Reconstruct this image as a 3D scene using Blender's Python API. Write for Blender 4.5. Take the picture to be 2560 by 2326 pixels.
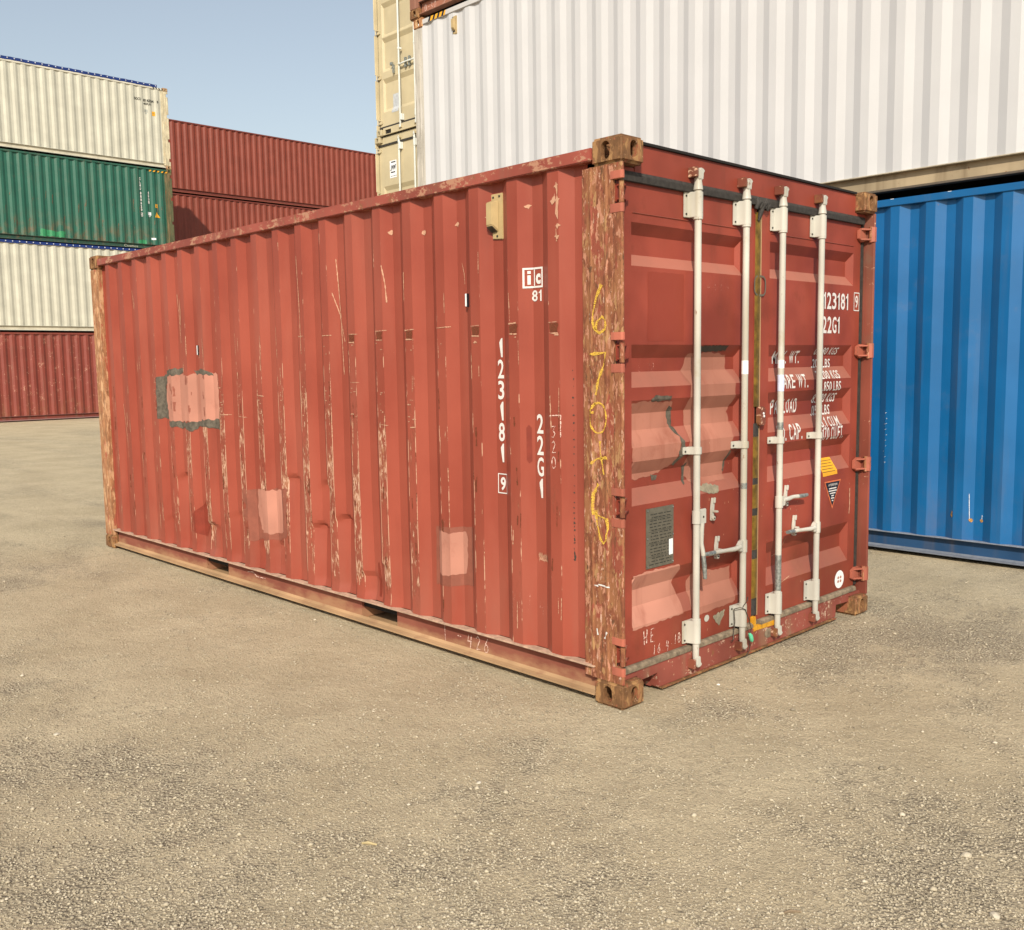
import bpy, bmesh, math, random
import numpy as np
from mathutils import Vector, Matrix, noise as mnoise

for o in list(bpy.data.objects):
    bpy.data.objects.remove(o, do_unlink=True)
scene = bpy.context.scene
COL = scene.collection
R = math.radians
rng = random.Random(7)

# ------------------------------------------------------------------ camera
AZ, PITCH, ROLL = R(136.03), R(-6.08), R(-0.87)
cam_d = bpy.data.cameras.new('camera')
cam_d.sensor_width = 36.0
cam_d.lens = 36.0 * 2408.0 / 2560.0
cam_d.clip_start = 0.05
cam_d.clip_end = 2000
cam = bpy.data.objects.new('camera', cam_d)
COL.objects.link(cam)
f_ = Vector((math.cos(PITCH) * math.cos(AZ), math.cos(PITCH) * math.sin(AZ), math.sin(PITCH)))
r0 = Vector((math.sin(AZ), -math.cos(AZ), 0))
u0 = r0.cross(f_)
r_ = r0 * math.cos(ROLL) + u0 * math.sin(ROLL)
u_ = u0 * math.cos(ROLL) - r0 * math.sin(ROLL)
mw = Matrix((r_, u_, -f_)).transposed().to_4x4()
mw.translation = Vector((2.747, -3.338, 1.609))
cam.matrix_world = mw
scene.camera = cam

# ------------------------------------------------------------------ sky and sun
SUN_AZ, SUN_EL = R(43), R(34)          # azimuth measured from -Y towards +X
sdir = Vector((math.cos(SUN_EL) * math.sin(SUN_AZ), -math.cos(SUN_EL) * math.cos(SUN_AZ), math.sin(SUN_EL)))
world = bpy.data.worlds.new('World')
scene.world = world
world.use_nodes = True
wn = world.node_tree.nodes
wl = world.node_tree.links
bg = wn['Background']
sky = wn.new('ShaderNodeTexSky')
sky.sky_type = 'NISHITA'
sky.sun_disc = False
sky.sun_elevation = SUN_EL
sky.sun_rotation = math.atan2(sdir.x, sdir.y)
sky.air_density = 1.45
sky.dust_density = 1.6
sky.ozone_density = 2.2
bg.inputs['Strength'].default_value = 0.098
pale = wn.new('ShaderNodeHueSaturation')          # hazy, pale sky all round
pale.inputs['Saturation'].default_value = 0.60
wl.new(sky.outputs[0], pale.inputs['Color'])
wl.new(pale.outputs[0], bg.inputs[0])
sun_d = bpy.data.lights.new('sun', 'SUN')
sun_d.energy = 3.6
sun_d.angle = R(0.55)
sun_d.color = (1.0, 0.91, 0.77)
sun = bpy.data.objects.new('sun', sun_d)
COL.objects.link(sun)
sun.rotation_euler = sdir.to_track_quat('Z', 'Y').to_euler()
sun.location = (6, -6, 8)

scene.view_settings.view_transform = 'Standard'
scene.view_settings.look = 'None'
scene.view_settings.exposure = 0.45
scene.view_settings.gamma = 1.0
scene.render.resolution_x, scene.render.resolution_y = 1024, 930

# ------------------------------------------------------------------ node helper
class NT:
    def __init__(s, name):
        s.m = bpy.data.materials.new(name)
        s.m.use_nodes = True
        s.n = s.m.node_tree.nodes
        s.l = s.m.node_tree.links
        s.b = s.n['Principled BSDF']
        s.tc = s.n.new('ShaderNodeTexCoord')
        s._sep = None
    def put(s, sock, v):
        if hasattr(v, 'is_output'):
            s.l.new(v, sock)
        elif isinstance(v, (tuple, list)):
            sock.default_value = tuple(v) + ((1.0,) if len(v) == 3 and sock.type == 'RGBA' else ())
        else:
            sock.default_value = v
    def math(s, op, a, b=0.0, c=None, clamp=False):
        n = s.n.new('ShaderNodeMath'); n.operation = op; n.use_clamp = clamp
        s.put(n.inputs[0], a); s.put(n.inputs[1], b)
        if c is not None: s.put(n.inputs[2], c)
        return n.outputs[0]
    def xyz(s):
        if not s._sep:
            n = s.n.new('ShaderNodeSeparateXYZ'); s.l.new(s.tc.outputs['Object'], n.inputs[0]); s._sep = n
        return s._sep.outputs
    def noise(s, scale, stretch=(1, 1, 1), detail=4, rough=0.55, dist=0.0, off=(0, 0, 0)):
        mp = s.n.new('ShaderNodeMapping'); mp.inputs['Scale'].default_value = stretch; mp.inputs['Location'].default_value = off
        s.l.new(s.tc.outputs['Object'], mp.inputs[0])
        n = s.n.new('ShaderNodeTexNoise'); n.inputs['Scale'].default_value = scale
        n.inputs['Detail'].default_value = detail; n.inputs['Roughness'].default_value = rough; n.inputs['Distortion'].default_value = dist
        s.l.new(mp.outputs[0], n.inputs['Vector'])
        return n.outputs['Fac']
    def voronoi(s, scale, feature='F1', stretch=(1, 1, 1)):
        mp = s.n.new('ShaderNodeMapping'); mp.inputs['Scale'].default_value = stretch
        s.l.new(s.tc.outputs['Object'], mp.inputs[0])
        n = s.n.new('ShaderNodeTexVoronoi'); n.inputs['Scale'].default_value = scale; n.feature = feature
        s.l.new(mp.outputs[0], n.inputs['Vector'])
        return n.outputs
    def ramp(s, v, lo, hi):
        n = s.n.new('ShaderNodeMapRange'); n.interpolation_type = 'SMOOTHSTEP'
        s.put(n.inputs['Value'], v); n.inputs['From Min'].default_value = lo; n.inputs['From Max'].default_value = hi
        return n.outputs['Result']
    def mix(s, fac, a, b, mode='MIX'):
        n = s.n.new('ShaderNodeMix'); n.data_type = 'RGBA'; n.blend_type = mode
        s.put(n.inputs[0], fac); s.put(n.inputs[6], a); s.put(n.inputs[7], b)
        return n.outputs[2]
    def bump(s, h, strength=0.3, dist=0.004, prev=None):
        n = s.n.new('ShaderNodeBump'); n.inputs['Strength'].default_value = strength; n.inputs['Distance'].default_value = dist
        s.put(n.inputs['Height'], h)
        if prev is not None: s.l.new(prev, n.inputs['Normal'])
        return n.outputs[0]
    def done(s, col, rough=0.5, metal=0.0, normal=None, spec=0.5):
        s.put(s.b.inputs['Base Color'], col); s.put(s.b.inputs['Roughness'], rough)
        s.b.inputs['Metallic'].default_value = metal
        s.b.inputs['Specular IOR Level'].default_value = spec
        if normal is not None: s.l.new(normal, s.b.inputs['Normal'])
        return s.m

RUST = (0.20, 0.085, 0.035)
TANW = (0.62, 0.40, 0.27)

def paint(name, col, rough=0.45, fade=0.12, rust=0.0, chips=0.0, chipcol=TANW, dirt=0.12, dirtcol=(0.16, 0.12, 0.08), low=0.0, spec=0.4, wav=0.25, dust=0.0):
    t = NT(name)
    c = tuple(col)
    hi = tuple(min(1, v * (1 + fade) + 0.02 * fade) for v in c); lo = tuple(v * (1 - fade) for v in c)
    base = t.mix(t.ramp(t.noise(1.7, detail=3), 0.3, 0.7), lo, hi)
    streak = t.ramp(t.noise(9, (1, 1, 0.07), 3, 0.6), 0.52, 0.78)
    base = t.mix(t.math('MULTIPLY', streak, dirt), base, dirtcol)
    grime = t.ramp(t.noise(4.3, detail=5, rough=0.7), 0.55, 0.8)
    base = t.mix(t.math('MULTIPLY', grime, dirt * 1.2), base, dirtcol)
    rv = t.math('ADD', rough, t.math('MULTIPLY', grime, 0.2))
    if low > 0:
        z = t.xyz()[2]
        lowm = t.math('MULTIPLY', t.ramp(z, 1.1, 0.15), t.ramp(t.noise(5, (1, 1, 0.5), 6, 0.65), 0.42, 0.72))
        base = t.mix(t.math('MULTIPLY', lowm, low), base, RUST)
    if chips > 0:
        n = t.noise(48, (0.6, 1, 1), 5, 0.68); n2 = t.noise(7.1, detail=2)
        m = t.ramp(t.math('ADD', t.math('MULTIPLY', n, 0.6), t.math('MULTIPLY', n2, 0.4)), 0.62 - chips * 0.16, 0.66 - chips * 0.15)
        base = t.mix(m, base, chipcol)
    if rust > 0:
        n = t.noise(17, (1, 1, 0.6), 5, 0.7)
        m = t.ramp(n, 0.72 - 0.25 * rust, 0.80 - 0.25 * rust)
        base = t.mix(m, base, RUST)
    if dust > 0:                       # up-facing slopes painted paler, for the sunlight on them and a dusty film
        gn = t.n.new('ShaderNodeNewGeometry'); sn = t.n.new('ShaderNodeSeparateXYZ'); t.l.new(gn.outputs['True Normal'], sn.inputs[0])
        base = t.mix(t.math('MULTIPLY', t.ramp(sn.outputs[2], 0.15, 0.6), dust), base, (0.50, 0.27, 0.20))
    bmp = t.bump(t.noise(3.0, detail=2), wav, 0.006)
    return t.done(base, rv, 0, bmp, spec)

def plain(name, col, rough=0.5, metal=0.0, var=0.15, scale=20, spec=0.4):
    t = NT(name)
    n = t.noise(scale, detail=5, rough=0.65)
    base = t.mix(t.ramp(n, 0.3, 0.72), tuple(v * (1 - var) for v in col), tuple(min(1, v * (1 + var)) for v in col))
    return t.done(base, rough, metal, t.bump(n, 0.1, 0.002), spec)

def rusty(name, base, layers, stretch=(1, 1, 0.16), scale=42):
    """bare weathered steel: layers = [(colour, threshold, noise scale, offset)]"""
    t = NT(name)
    n0 = t.noise(scale, stretch, 5, 0.68)
    col = t.mix(t.ramp(n0, 0.35, 0.68), tuple(v * 0.6 for v in base), base)
    h = n0
    for i, (c, th, sc, w) in enumerate(layers):
        n = t.noise(sc, stretch, 5, 0.66, 0.35, (3.1 * i + 1, 1.7 * i, 0.9 * i))
        m = t.ramp(n, th, th + w)
        col = t.mix(m, col, c)
    pit = t.ramp(t.noise(95, (1, 1, 0.5), 3, 0.7, 0, (9, 2, 4)), 0.60, 0.72)
    col = t.mix(t.math('MULTIPLY', pit, 0.7), col, (0.06, 0.03, 0.015))
    bmp = t.bump(t.math('ADD', n0, t.math('MULTIPLY', pit, -0.6)), 0.5, 0.004)
    return t.done(col, 0.75, 0, bmp, 0.3)

# ------------------------------------------------------------------ materials
RED = (0.258, 0.050, 0.030)
M = {}
M['red'] = paint('red_paint', RED, 0.42, 0.12, rust=0.05, dirt=0.16, spec=0.35)
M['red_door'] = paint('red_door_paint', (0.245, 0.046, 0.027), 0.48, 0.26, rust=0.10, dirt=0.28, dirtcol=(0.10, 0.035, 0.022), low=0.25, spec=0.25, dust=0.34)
M['red_rail'] = paint('red_rail_paint', (0.26, 0.058, 0.038), 0.5, 0.2, rust=0.40, chips=0.56, chipcol=(0.40, 0.20, 0.125), dirt=0.4)
M['red_sill'] = paint('red_sill_paint', (0.24, 0.06, 0.042), 0.55, 0.25, rust=0.35, chips=0.30, chipcol=(0.48, 0.33, 0.24), dirt=0.55, dirtcol=(0.25, 0.17, 0.10))
M['red_web'] = paint('red_web_paint', (0.235, 0.078, 0.054), 0.6, 0.2, rust=0.15, dirt=0.75, dirtcol=(0.33, 0.19, 0.10))
M['dust'] = paint('dusty_flange', (0.40, 0.255, 0.14), 0.85, 0.2, rust=0.25, dirt=0.5, dirtcol=(0.24, 0.115, 0.07), spec=0.1)
M['lip'] = plain('dusty_lip', (0.46, 0.31, 0.22), 0.85, 0, 0.25, 25)
def red_web_mat():
    t = NT('dusty_red_web')
    x, y, z = t.xyz()
    base = t.mix(t.ramp(t.noise(2.4, detail=4), 0.3, 0.7), (0.19, 0.060, 0.042), (0.26, 0.092, 0.062))
    n = t.noise(5, (0.5, 1, 1.2), 5, 0.65)
    m = t.ramp(t.math('ADD', n, t.math('MULTIPLY', t.ramp(z, 0.16, 0.045), 0.30)), 0.60, 0.86)
    base = t.mix(t.math('MULTIPLY', m, 0.70), base, (0.38, 0.22, 0.12))
    base = t.mix(t.ramp(t.noise(30, detail=5, rough=0.7), 0.66, 0.72), base, (0.17, 0.07, 0.035))
    return t.done(base, 0.8, 0, t.bump(n, 0.2, 0.004), 0.15)
M['red_web'] = red_web_mat()
M['pink_fix'] = paint('pink_hinge_paint', (0.40, 0.115, 0.072), 0.5, 0.25, rust=0.35, dirt=0.35)
M['post'] = rusty('rusted_post', (0.255, 0.085, 0.042), [((0.275, 0.115, 0.052), 0.44, 20, 0.12), ((0.25, 0.064, 0.038), 0.545, 8, 0.05), ((0.35, 0.19, 0.085), 0.565, 30, 0.05), ((0.43, 0.20, 0.125), 0.565, 44, 0.03), ((0.52, 0.33, 0.245), 0.635, 70, 0.02), ((0.12, 0.055, 0.028), 0.62, 26, 0.05)], (1, 1, 0.30), 40)
M['cast'] = rusty('rusted_casting', (0.215, 0.105, 0.045), [((0.33, 0.18, 0.075), 0.50, 22, 0.1), ((0.27, 0.09, 0.045), 0.56, 14, 0.06), ((0.62, 0.38, 0.25), 0.64, 50, 0.05)], (1, 1, 0.6), 26)
M['post_r'] = paint('red_brown_post', (0.19, 0.045, 0.027), 0.55, 0.25, rust=0.35, chips=0.1, dirt=0.4)
M['farpost'] = rusty('worn_far_post', (0.40, 0.19, 0.09), [((0.52, 0.31, 0.17), 0.50, 24, 0.1), ((0.32, 0.09, 0.05), 0.58, 16, 0.05), ((0.54, 0.30, 0.20), 0.62, 40, 0.03)], (1, 1, 0.30), 36)
M['black'] = plain('dark_recess', (0.012, 0.010, 0.009), 0.9)
M['rubber'] = plain('rubber_gasket', (0.036, 0.032, 0.028), 0.75, 0, 0.35, 40)
M['rubber_dusty'] = plain('dusty_gasket', (0.20, 0.155, 0.105), 0.85, 0, 0.4, 26)
M['rod'] = paint('white_rod_paint', (0.47, 0.455, 0.40), 0.4, 0.18, rust=0.34, dirt=0.7, dirtcol=(0.35, 0.30, 0.2))
M['galv'] = plain('worn_galvanised_grip', (0.30, 0.32, 0.30), 0.45, 0.6, 0.4, 70)
M['keeper'] = paint('keeper_paint', (0.19, 0.055, 0.032), 0.55, 0.35, rust=0.8, chips=0.35, dirt=0.5)
M['tape'] = plain('old_amber_tape', (0.15, 0.088, 0.012), 0.3, 0, 0.5, 18)
M['tape_y'] = plain('yellow_tape', (0.55, 0.27, 0.02), 0.35, 0, 0.3, 30)
M['plate'] = plain('grey_data_plate', (0.155, 0.14, 0.105), 0.45, 0.3, 0.15, 40)
M['ink'] = plain('dark_print', (0.03, 0.028, 0.022), 0.6)
M['white_ink'] = plain('white_lettering', (0.66, 0.63, 0.60), 0.5, 0, 0.06, 30)
M['sticker_w'] = plain('white_sticker', (0.78, 0.79, 0.80), 0.35, 0, 0.04)
M['sticker_b'] = plain('pale_blue_sticker', (0.55, 0.62, 0.80), 0.35, 0, 0.1)
M['sticker_y'] = plain('yellow_sticker', (0.75, 0.36, 0.02), 0.4, 0, 0.06)
M['sticker_k'] = plain('black_sticker', (0.012, 0.014, 0.02), 0.4)
M['sticker_o'] = plain('orange_border', (0.62, 0.16, 0.06), 0.4)
M['vent'] = plain('beige_plastic_vent', (0.43, 0.32, 0.16), 0.5, 0, 0.08, 12)
M['pink'] = paint('pink_primer', (0.44, 0.20, 0.145), 0.75, 0.16, rust=0.08, dirt=0.65, dirtcol=(0.30, 0.105, 0.07), spec=0.2)
M['pink2'] = paint('faded_pink_primer', (0.37, 0.155, 0.108), 0.75, 0.22, rust=0.08, dirt=0.6, dirtcol=(0.24, 0.075, 0.048), spec=0.2)
M['putty'] = plain('grey_putty', (0.105, 0.09, 0.07), 0.85, 0, 0.35, 30, 0.2)
M['putty_l'] = plain('light_grey_putty', (0.24, 0.21, 0.15), 0.85, 0, 0.25, 30, 0.2)
M['blacksmear'] = plain('black_smear', (0.035, 0.028, 0.02), 0.8)
M['brownpatch'] = plain('brown_overpaint', (0.24, 0.075, 0.048), 0.6, 0, 0.12, 12)
M['darkred'] = plain('dark_red_touch_up', (0.20, 0.030, 0.016), 0.5, 0, 0.15, 10)
M['scratch'] = plain('bare_scratch', (0.57, 0.34, 0.23), 0.7, 0, 0.3, 60)
M['scratch_d'] = plain('rust_scratch', (0.24, 0.07, 0.035), 0.7, 0, 0.35, 60)
M['green_seal'] = plain('green_plastic_seal', (0.12, 0.55, 0.32), 0.4)
M['wire'] = plain('steel_wire', (0.10, 0.085, 0.07), 0.5, 0.7)

def chalk(name, col, cover=0.5, sc=130):
    t = NT(name)
    n = t.noise(sc, (1, 1, 1), 4, 0.7)
    m = t.ramp(n, 0.62 - cover * 0.4, 0.74 - cover * 0.4)
    tr = t.n.new('ShaderNodeBsdfTransparent')
    mx = t.n.new('ShaderNodeMixShader')
    t.done(col, 0.9, 0, None, 0.1)
    t.l.new(m, mx.inputs[0]); t.l.new(tr.outputs[0], mx.inputs[1]); t.l.new(t.b.outputs[0], mx.inputs[2])
    t.l.new(mx.outputs[0], t.n['Material Output'].inputs[0])
    return t.m
M['scratch'] = chalk('bare_scratch', (0.50, 0.28, 0.185), 0.80, 170)
M['scratch_d'] = chalk('rust_scratch', (0.15, 0.048, 0.026), 0.65, 120)
M['chalk_y'] = chalk('yellow_chalk', (0.70, 0.44, 0.07), 0.54, 210)
M['chalk_w'] = chalk('white_chalk', (0.74, 0.52, 0.44), 0.55)
M['chalk_f'] = chalk('faint_chalk', (0.62, 0.30, 0.23), 0.25)

# red corrugated wall: bare streaks along the outer flats
PITCH_R, OUT0 = 0.278, 0.392
def red_wall_mat():
    t = NT('red_wall_paint')
    x, y, z = t.xyz()
    u = t.math('FRACT', t.math('DIVIDE', t.math('SUBTRACT', t.math('SUBTRACT', 3.029, x), OUT0 - 0.556), PITCH_R))
    base = t.mix(t.ramp(t.noise(1.1, detail=4), 0.3, 0.7), tuple(v * 0.92 for v in RED), (0.305, 0.068, 0.042))
    grime = t.ramp(t.noise(6, (1, 1, 0.12), 6, 0.6), 0.50, 0.8)
    base = t.mix(t.math('MULTIPLY', grime, 0.40), base, (0.165, 0.042, 0.028))
    fadeb = t.ramp(t.noise(3.2, (1, 1, 0.18), 4, 0.6, 0, (1, 2, 9)), 0.48, 0.75)
    base = t.mix(t.math('MULTIPLY', fadeb, 0.45), base, (0.325, 0.095, 0.063))
    # dusty wash near the bottom edge
    lowm = t.math('MULTIPLY', t.ramp(z, 0.75, 0.18), t.ramp(t.noise(7, (1, 1, 0.3), 6), 0.35, 0.75))
    base = t.mix(t.math('MULTIPLY', lowm, 0.45), base, (0.26, 0.095, 0.065))
    outer = t.math('MULTIPLY', t.ramp(u, -0.02, 0.015), t.ramp(u, 0.285, 0.25))
    # how worn each stretch of the wall is
    zprof = t.math('MULTIPLY', t.ramp(z, 2.0, 1.1), t.ramp(z, 0.16, 0.4))
    xprof = t.math('ADD', t.math('MULTIPLY', t.ramp(x, 2.6, 0.6), t.ramp(x, -2.6, -0.2)), 0.25)
    amt = t.math('MULTIPLY', zprof, t.math('MINIMUM', xprof, 1.0))
    big = t.noise(3.0, (1.5, 1, 1.1), 4, 0.6, 0, (4, 0, 2))
    fine = t.noise(60, (1, 1, 0.25), 6, 0.72, 0.5)
    v = t.math('ADD', t.math('MULTIPLY', fine, 0.50), t.math('MULTIPLY', big, 0.50))
    thr = t.math('SUBTRACT', 0.69, t.math('MULTIPLY', amt, 0.18))
    d = t.math('SUBTRACT', v, thr)
    rub = t.math('MULTIPLY', t.ramp(d, -0.07, -0.01), outer)
    bare = t.math('MULTIPLY', t.ramp(d, 0.0, 0.03), outer)
    # edges of the outer flats scuffed to bright thin lines
    e1 = t.math('SUBTRACT', 1.0, t.ramp(t.math('ABSOLUTE', t.math('SUBTRACT', u, 0.262)), 0.008, 0.022))
    e2 = t.math('SUBTRACT', 1.0, t.ramp(t.math('ABSOLUTE', t.math('SUBTRACT', u, 0.012)), 0.006, 0.018))
    en = t.ramp(t.math('ADD', t.noise(26, (0.6, 1, 0.3), 6, 0.7, 0, (7, 1, 1)), t.math('MULTIPLY', amt, 0.16)), 0.60, 0.66)
    edge = t.math('MULTIPLY', t.math('MAXIMUM', e1, e2), en)
    base = t.mix(t.math('MULTIPLY', rub, 0.55), base, (0.20, 0.058, 0.032))
    col2 = t.mix(t.ramp(t.noise(70, (1, 1, 0.4), 4), 0.42, 0.6), (0.32, 0.13, 0.07), (0.56, 0.35, 0.25))
    base = t.mix(bare, base, col2)
    base = t.mix(edge, base, (0.58, 0.34, 0.23))
    sp = t.ramp(t.noise(33, detail=5, rough=0.7, off=(2, 5, 8)), 0.745, 0.77)
    base = t.mix(sp, base, (0.55, 0.32, 0.22))
    bmp = t.bump(t.noise(2.2, (1, 1, 0.6), 3), 0.35, 0.012)
    rough = t.math('ADD', 0.42, t.math('MULTIPLY', rub, 0.3))
    return t.done(base, rough, 0, bmp, 0.28)
M['red_wall'] = red_wall_mat()

# ------------------------------------------------------------------ mesh helpers
class MB:
    def __init__(s): s.v = []; s.f = []
    def add(s, vs, fs):
        k = len(s.v); s.v += [tuple(p) for p in vs]; s.f += [tuple(i + k for i in q) for q in fs]; return s
    def box(s, x0, x1, y0, y1, z0, z1):
        return s.add([(x0, y0, z0), (x1, y0, z0), (x1, y1, z0), (x0, y1, z0), (x0, y0, z1), (x1, y0, z1), (x1, y1, z1), (x0, y1, z1)],
                     [(0, 3, 2, 1), (4, 5, 6, 7), (0, 1, 5, 4), (1, 2, 6, 5), (2, 3, 7, 6), (3, 0, 4, 7)])
    def tube(s, pts, rad, n=12, cap=True):
        pts = [Vector(p) for p in pts]; rs = rad if isinstance(rad, (list, tuple)) else [rad] * len(pts)
        vs = []; fs = []
        for i, p in enumerate(pts):
            t = (pts[min(i + 1, len(pts) - 1)] - pts[max(i - 1, 0)]).normalized()
            a = t.orthogonal().normalized() if i == 0 else (a - t * a.dot(t)).normalized()
            b = t.cross(a)
            for k in range(n):
                th = 2 * math.pi * k / n
                vs.append(p + (a * math.cos(th) + b * math.sin(th)) * rs[i])
        for i in range(len(pts) - 1):
            for k in range(n):
                fs.append((i * n + k, i * n + (k + 1) % n, (i + 1) * n + (k + 1) % n, (i + 1) * n + k))
        if cap:
            fs.append(tuple(range(n - 1, -1, -1))); fs.append(tuple((len(pts) - 1) * n + k for k in range(n)))
        return s.add(vs, fs)
    def prism(s, poly, a0, a1, axis):
        """poly in the plane normal to axis (other two axes in order), extruded a0..a1"""
        def mk(p, a):
            return {'x': (a, p[0], p[1]), 'y': (p[0], a, p[1]), 'z': (p[0], p[1], a)}[axis]
        n = len(poly)
        vs = [mk(p, a0) for p in poly] + [mk(p, a1) for p in poly]
        fs = [tuple(range(n)), tuple(range(2 * n - 1, n - 1, -1))] + [(i, i + n, (i + 1) % n + n, (i + 1) % n) for i in range(n)]
        return s.add(vs, fs)

def build(name, mb, mat, parent=None, off=(0, 0, 0), bevel=0.0, seg=2, smooth=None, recalc=True):
    me = bpy.data.meshes.new(name)
    me.from_pydata([(p[0] + off[0], p[1] + off[1], p[2] + off[2]) for p in mb.v], [], mb.f)
    bm = bmesh.new(); bm.from_mesh(me)
    if recalc: bmesh.ops.recalc_face_normals(bm, faces=bm.faces)
    if bevel > 0:
        es = [e for e in bm.edges if len(e.link_faces) == 2 and e.calc_face_angle(0) > 0.5]
        bmesh.ops.bevel(bm, geom=es, offset=bevel, segments=seg, affect='EDGES', clamp_overlap=True)
    if smooth is not None:
        for f in bm.faces: f.smooth = True
        for e in bm.edges:
            if len(e.link_faces) == 2 and e.calc_face_angle(0) > smooth: e.smooth = False
    bm.to_mesh(me); bm.free()
    o = bpy.data.objects.new(name, me)
    me.materials.append(M[mat] if isinstance(mat, str) else mat)
    COL.objects.link(o)
    o.parent = parent
    return o

def thing(name, label, cat, loc=(0, 0, 0), rotz=0.0, group=None):
    o = bpy.data.objects.new(name, None); COL.objects.link(o)
    o.location = loc; o.rotation_euler = (0, 0, rotz); o.empty_display_size = 0.3
    o['label'] = label; o['category'] = cat
    if group: o['group'] = group
    return o

# text to flat polygons -------------------------------------------------------
_fc = bpy.data.curves.new('lettering_source', 'FONT')
_fo = bpy.data.objects.new('lettering_source', _fc); COL.objects.link(_fo)
def text_mesh(txt, bold=0.0, shear=0.0):
    _fc.body = txt; _fc.offset = bold; _fc.shear = shear; _fc.resolution_u = 3
    bpy.context.view_layer.update()
    ev = _fo.evaluated_get(bpy.context.evaluated_depsgraph_get())
    me = ev.to_mesh()
    vs = [tuple(v.co[:2]) for v in me.vertices]; fs = [tuple(p.vertices) for p in me.polygons]
    ev.to_mesh_clear()
    return vs, fs
def text_box(txt, u0, u1, v0, v1, bold=0.02, shear=0.0):
    vs, fs = text_mesh(txt, bold, shear)
    xs = [v[0] for v in vs]; ys = [v[1] for v in vs]
    a, b, c, d = min(xs), max(xs), min(ys), max(ys)
    return [(u0 + (x - a) / (b - a) * (u1 - u0), v0 + (y - c) / (d - c) * (v1 - v0)) for x, y in vs], fs
def block_text(txt, u0, u1, v0, v1, bold=0.02):
    wd = {'1': 0.66, '.': 0.36, ' ': 0.45, 'M': 1.3, 'W': 1.35}
    gap = 0.20; tot = sum(wd.get(c, 1.0) + gap for c in txt) - gap; k = (u1 - u0) / tot; u = u0; items = []
    for c in txt:
        w = wd.get(c, 1.0) * k
        if c == '1':
            items.append(poly2d([(u + a * w, v0 + b * (v1 - v0)) for a, b in ((.46, 0), (.86, 0), (.86, 1), (.56, 1), (.42, .88), (.06, .80), (.06, .69), (.46, .74))]))
        elif c == '.': items.append(rect2d(u + w * .1, u + w * .8, v0, v0 + (v1 - v0) * 0.17))
        elif c != ' ': items.append(text_box(c, u, u + w, v0, v1, bold))
        u += w + gap * k
    return merge2d(items)
def poly2d(pts): return list(pts), [tuple(range(len(pts)))]
def rect2d(u0, u1, v0, v1): return poly2d([(u0, v0), (u1, v0), (u1, v1), (u0, v1)])
def frame2d(u0, u1, v0, v1, w):
    a = [(u0, v0), (u1, v0), (u1, v1), (u0, v1)]; b = [(u0 + w, v0 + w), (u1 - w, v0 + w), (u1 - w, v1 - w), (u0 + w, v1 - w)]
    return a + b, [(0, 1, 5, 4), (1, 2, 6, 5), (2, 3, 7, 6), (3, 0, 4, 7)]
def stroke2d(pts, w, jit=0.0):
    """ribbon along a polyline"""
    P = []
    for i in range(len(pts) - 1):
        a, b = Vector(pts[i]), Vector(pts[i + 1]); n = max(1, int((b - a).length / (w * 1.5)))
        for k in range(n): P.append(a.lerp(b, k / n))
    P.append(Vector(pts[-1]))
    vs = []; fs = []
    for i, p in enumerate(P):
        t = (P[min(i + 1, len(P) - 1)] - P[max(i - 1, 0)]); t = t.normalized() if t.length > 1e-9 else Vector((1, 0))
        nrm = Vector((-t.y, t.x)); ww = w * (0.5 + rng.uniform(-jit, jit))
        c = p + nrm * rng.uniform(-jit, jit) * w * 0.4
        vs += [tuple(c + nrm * ww), tuple(c - nrm * ww)]
    for i in range(len(P) - 1): fs.append((2 * i, 2 * i + 1, 2 * i + 3, 2 * i + 2))
    return vs, fs
def arc(cx, cy, rx, ry, a0, a1, n=14):
    return [(cx + rx * math.cos(R(a0 + (a1 - a0) * i / n)), cy + ry * math.sin(R(a0 + (a1 - a0) * i / n))) for i in range(n + 1)]
def merge2d(items):
    V = []; F = []
    for v, f in items:
        k = len(V); V += v; F += [tuple(i + k for i in q) for q in f]
    return V, F
def rough_poly(pts, amp, step=0.02, closed=True):
    """jagged brush-edged outline"""
    out = []
    n = len(pts)
    for i in range(n):
        a, b = Vector(pts[i]), Vector(pts[(i + 1) % n]); m = max(1, int((b - a).length / step))
        nrm = Vector((-(b - a).y, (b - a).x)).normalized() if (b - a).length > 0 else Vector((0, 0))
        for k in range(m):
            p = a.lerp(b, k / m) + nrm * rng.uniform(-amp, amp)
            out.append(tuple(p))
    return out

def decal(name, vf, mat, parent, surf, ub, vb, off=(0, 0, 0), label=None, kind=None):
    """lay flat 2-D shapes on a surface: cut them at the surface's folds, then lift onto it"""
    vs, fs = vf
    bm = bmesh.new()
    bv = [bm.verts.new((p[0], p[1], 0)) for p in vs]
    for q in fs:
        try: bm.faces.new([bv[i] for i in q])
        except ValueError: pass
    us = [p[0] for p in vs]; ws = [p[1] for p in vs]
    for b in ub:
        if min(us) < b < max(us):
            bmesh.ops.bisect_plane(bm, geom=bm.verts[:] + bm.edges[:] + bm.faces[:], dist=1e-6, plane_co=(b, 0, 0), plane_no=(1, 0, 0))
    for b in vb:
        if min(ws) < b < max(ws):
            bmesh.ops.bisect_plane(bm, geom=bm.verts[:] + bm.edges[:] + bm.faces[:], dist=1e-6, plane_co=(0, b, 0), plane_no=(0, 1, 0))
    bmesh.ops.triangulate(bm, faces=bm.faces[:])
    for v in bm.verts:
        v.co = Vector(surf(v.co.x, v.co.y)) + Vector(off)
    me = bpy.data.meshes.new(name); bm.to_mesh(me); bm.free()
    me.materials.append(M[mat] if isinstance(mat, str) else mat)
    o = bpy.data.objects.new(name, me); COL.objects.link(o); o.parent = parent
    if label: o['label'] = label
    if kind: o['kind'] = kind
    return o

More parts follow.
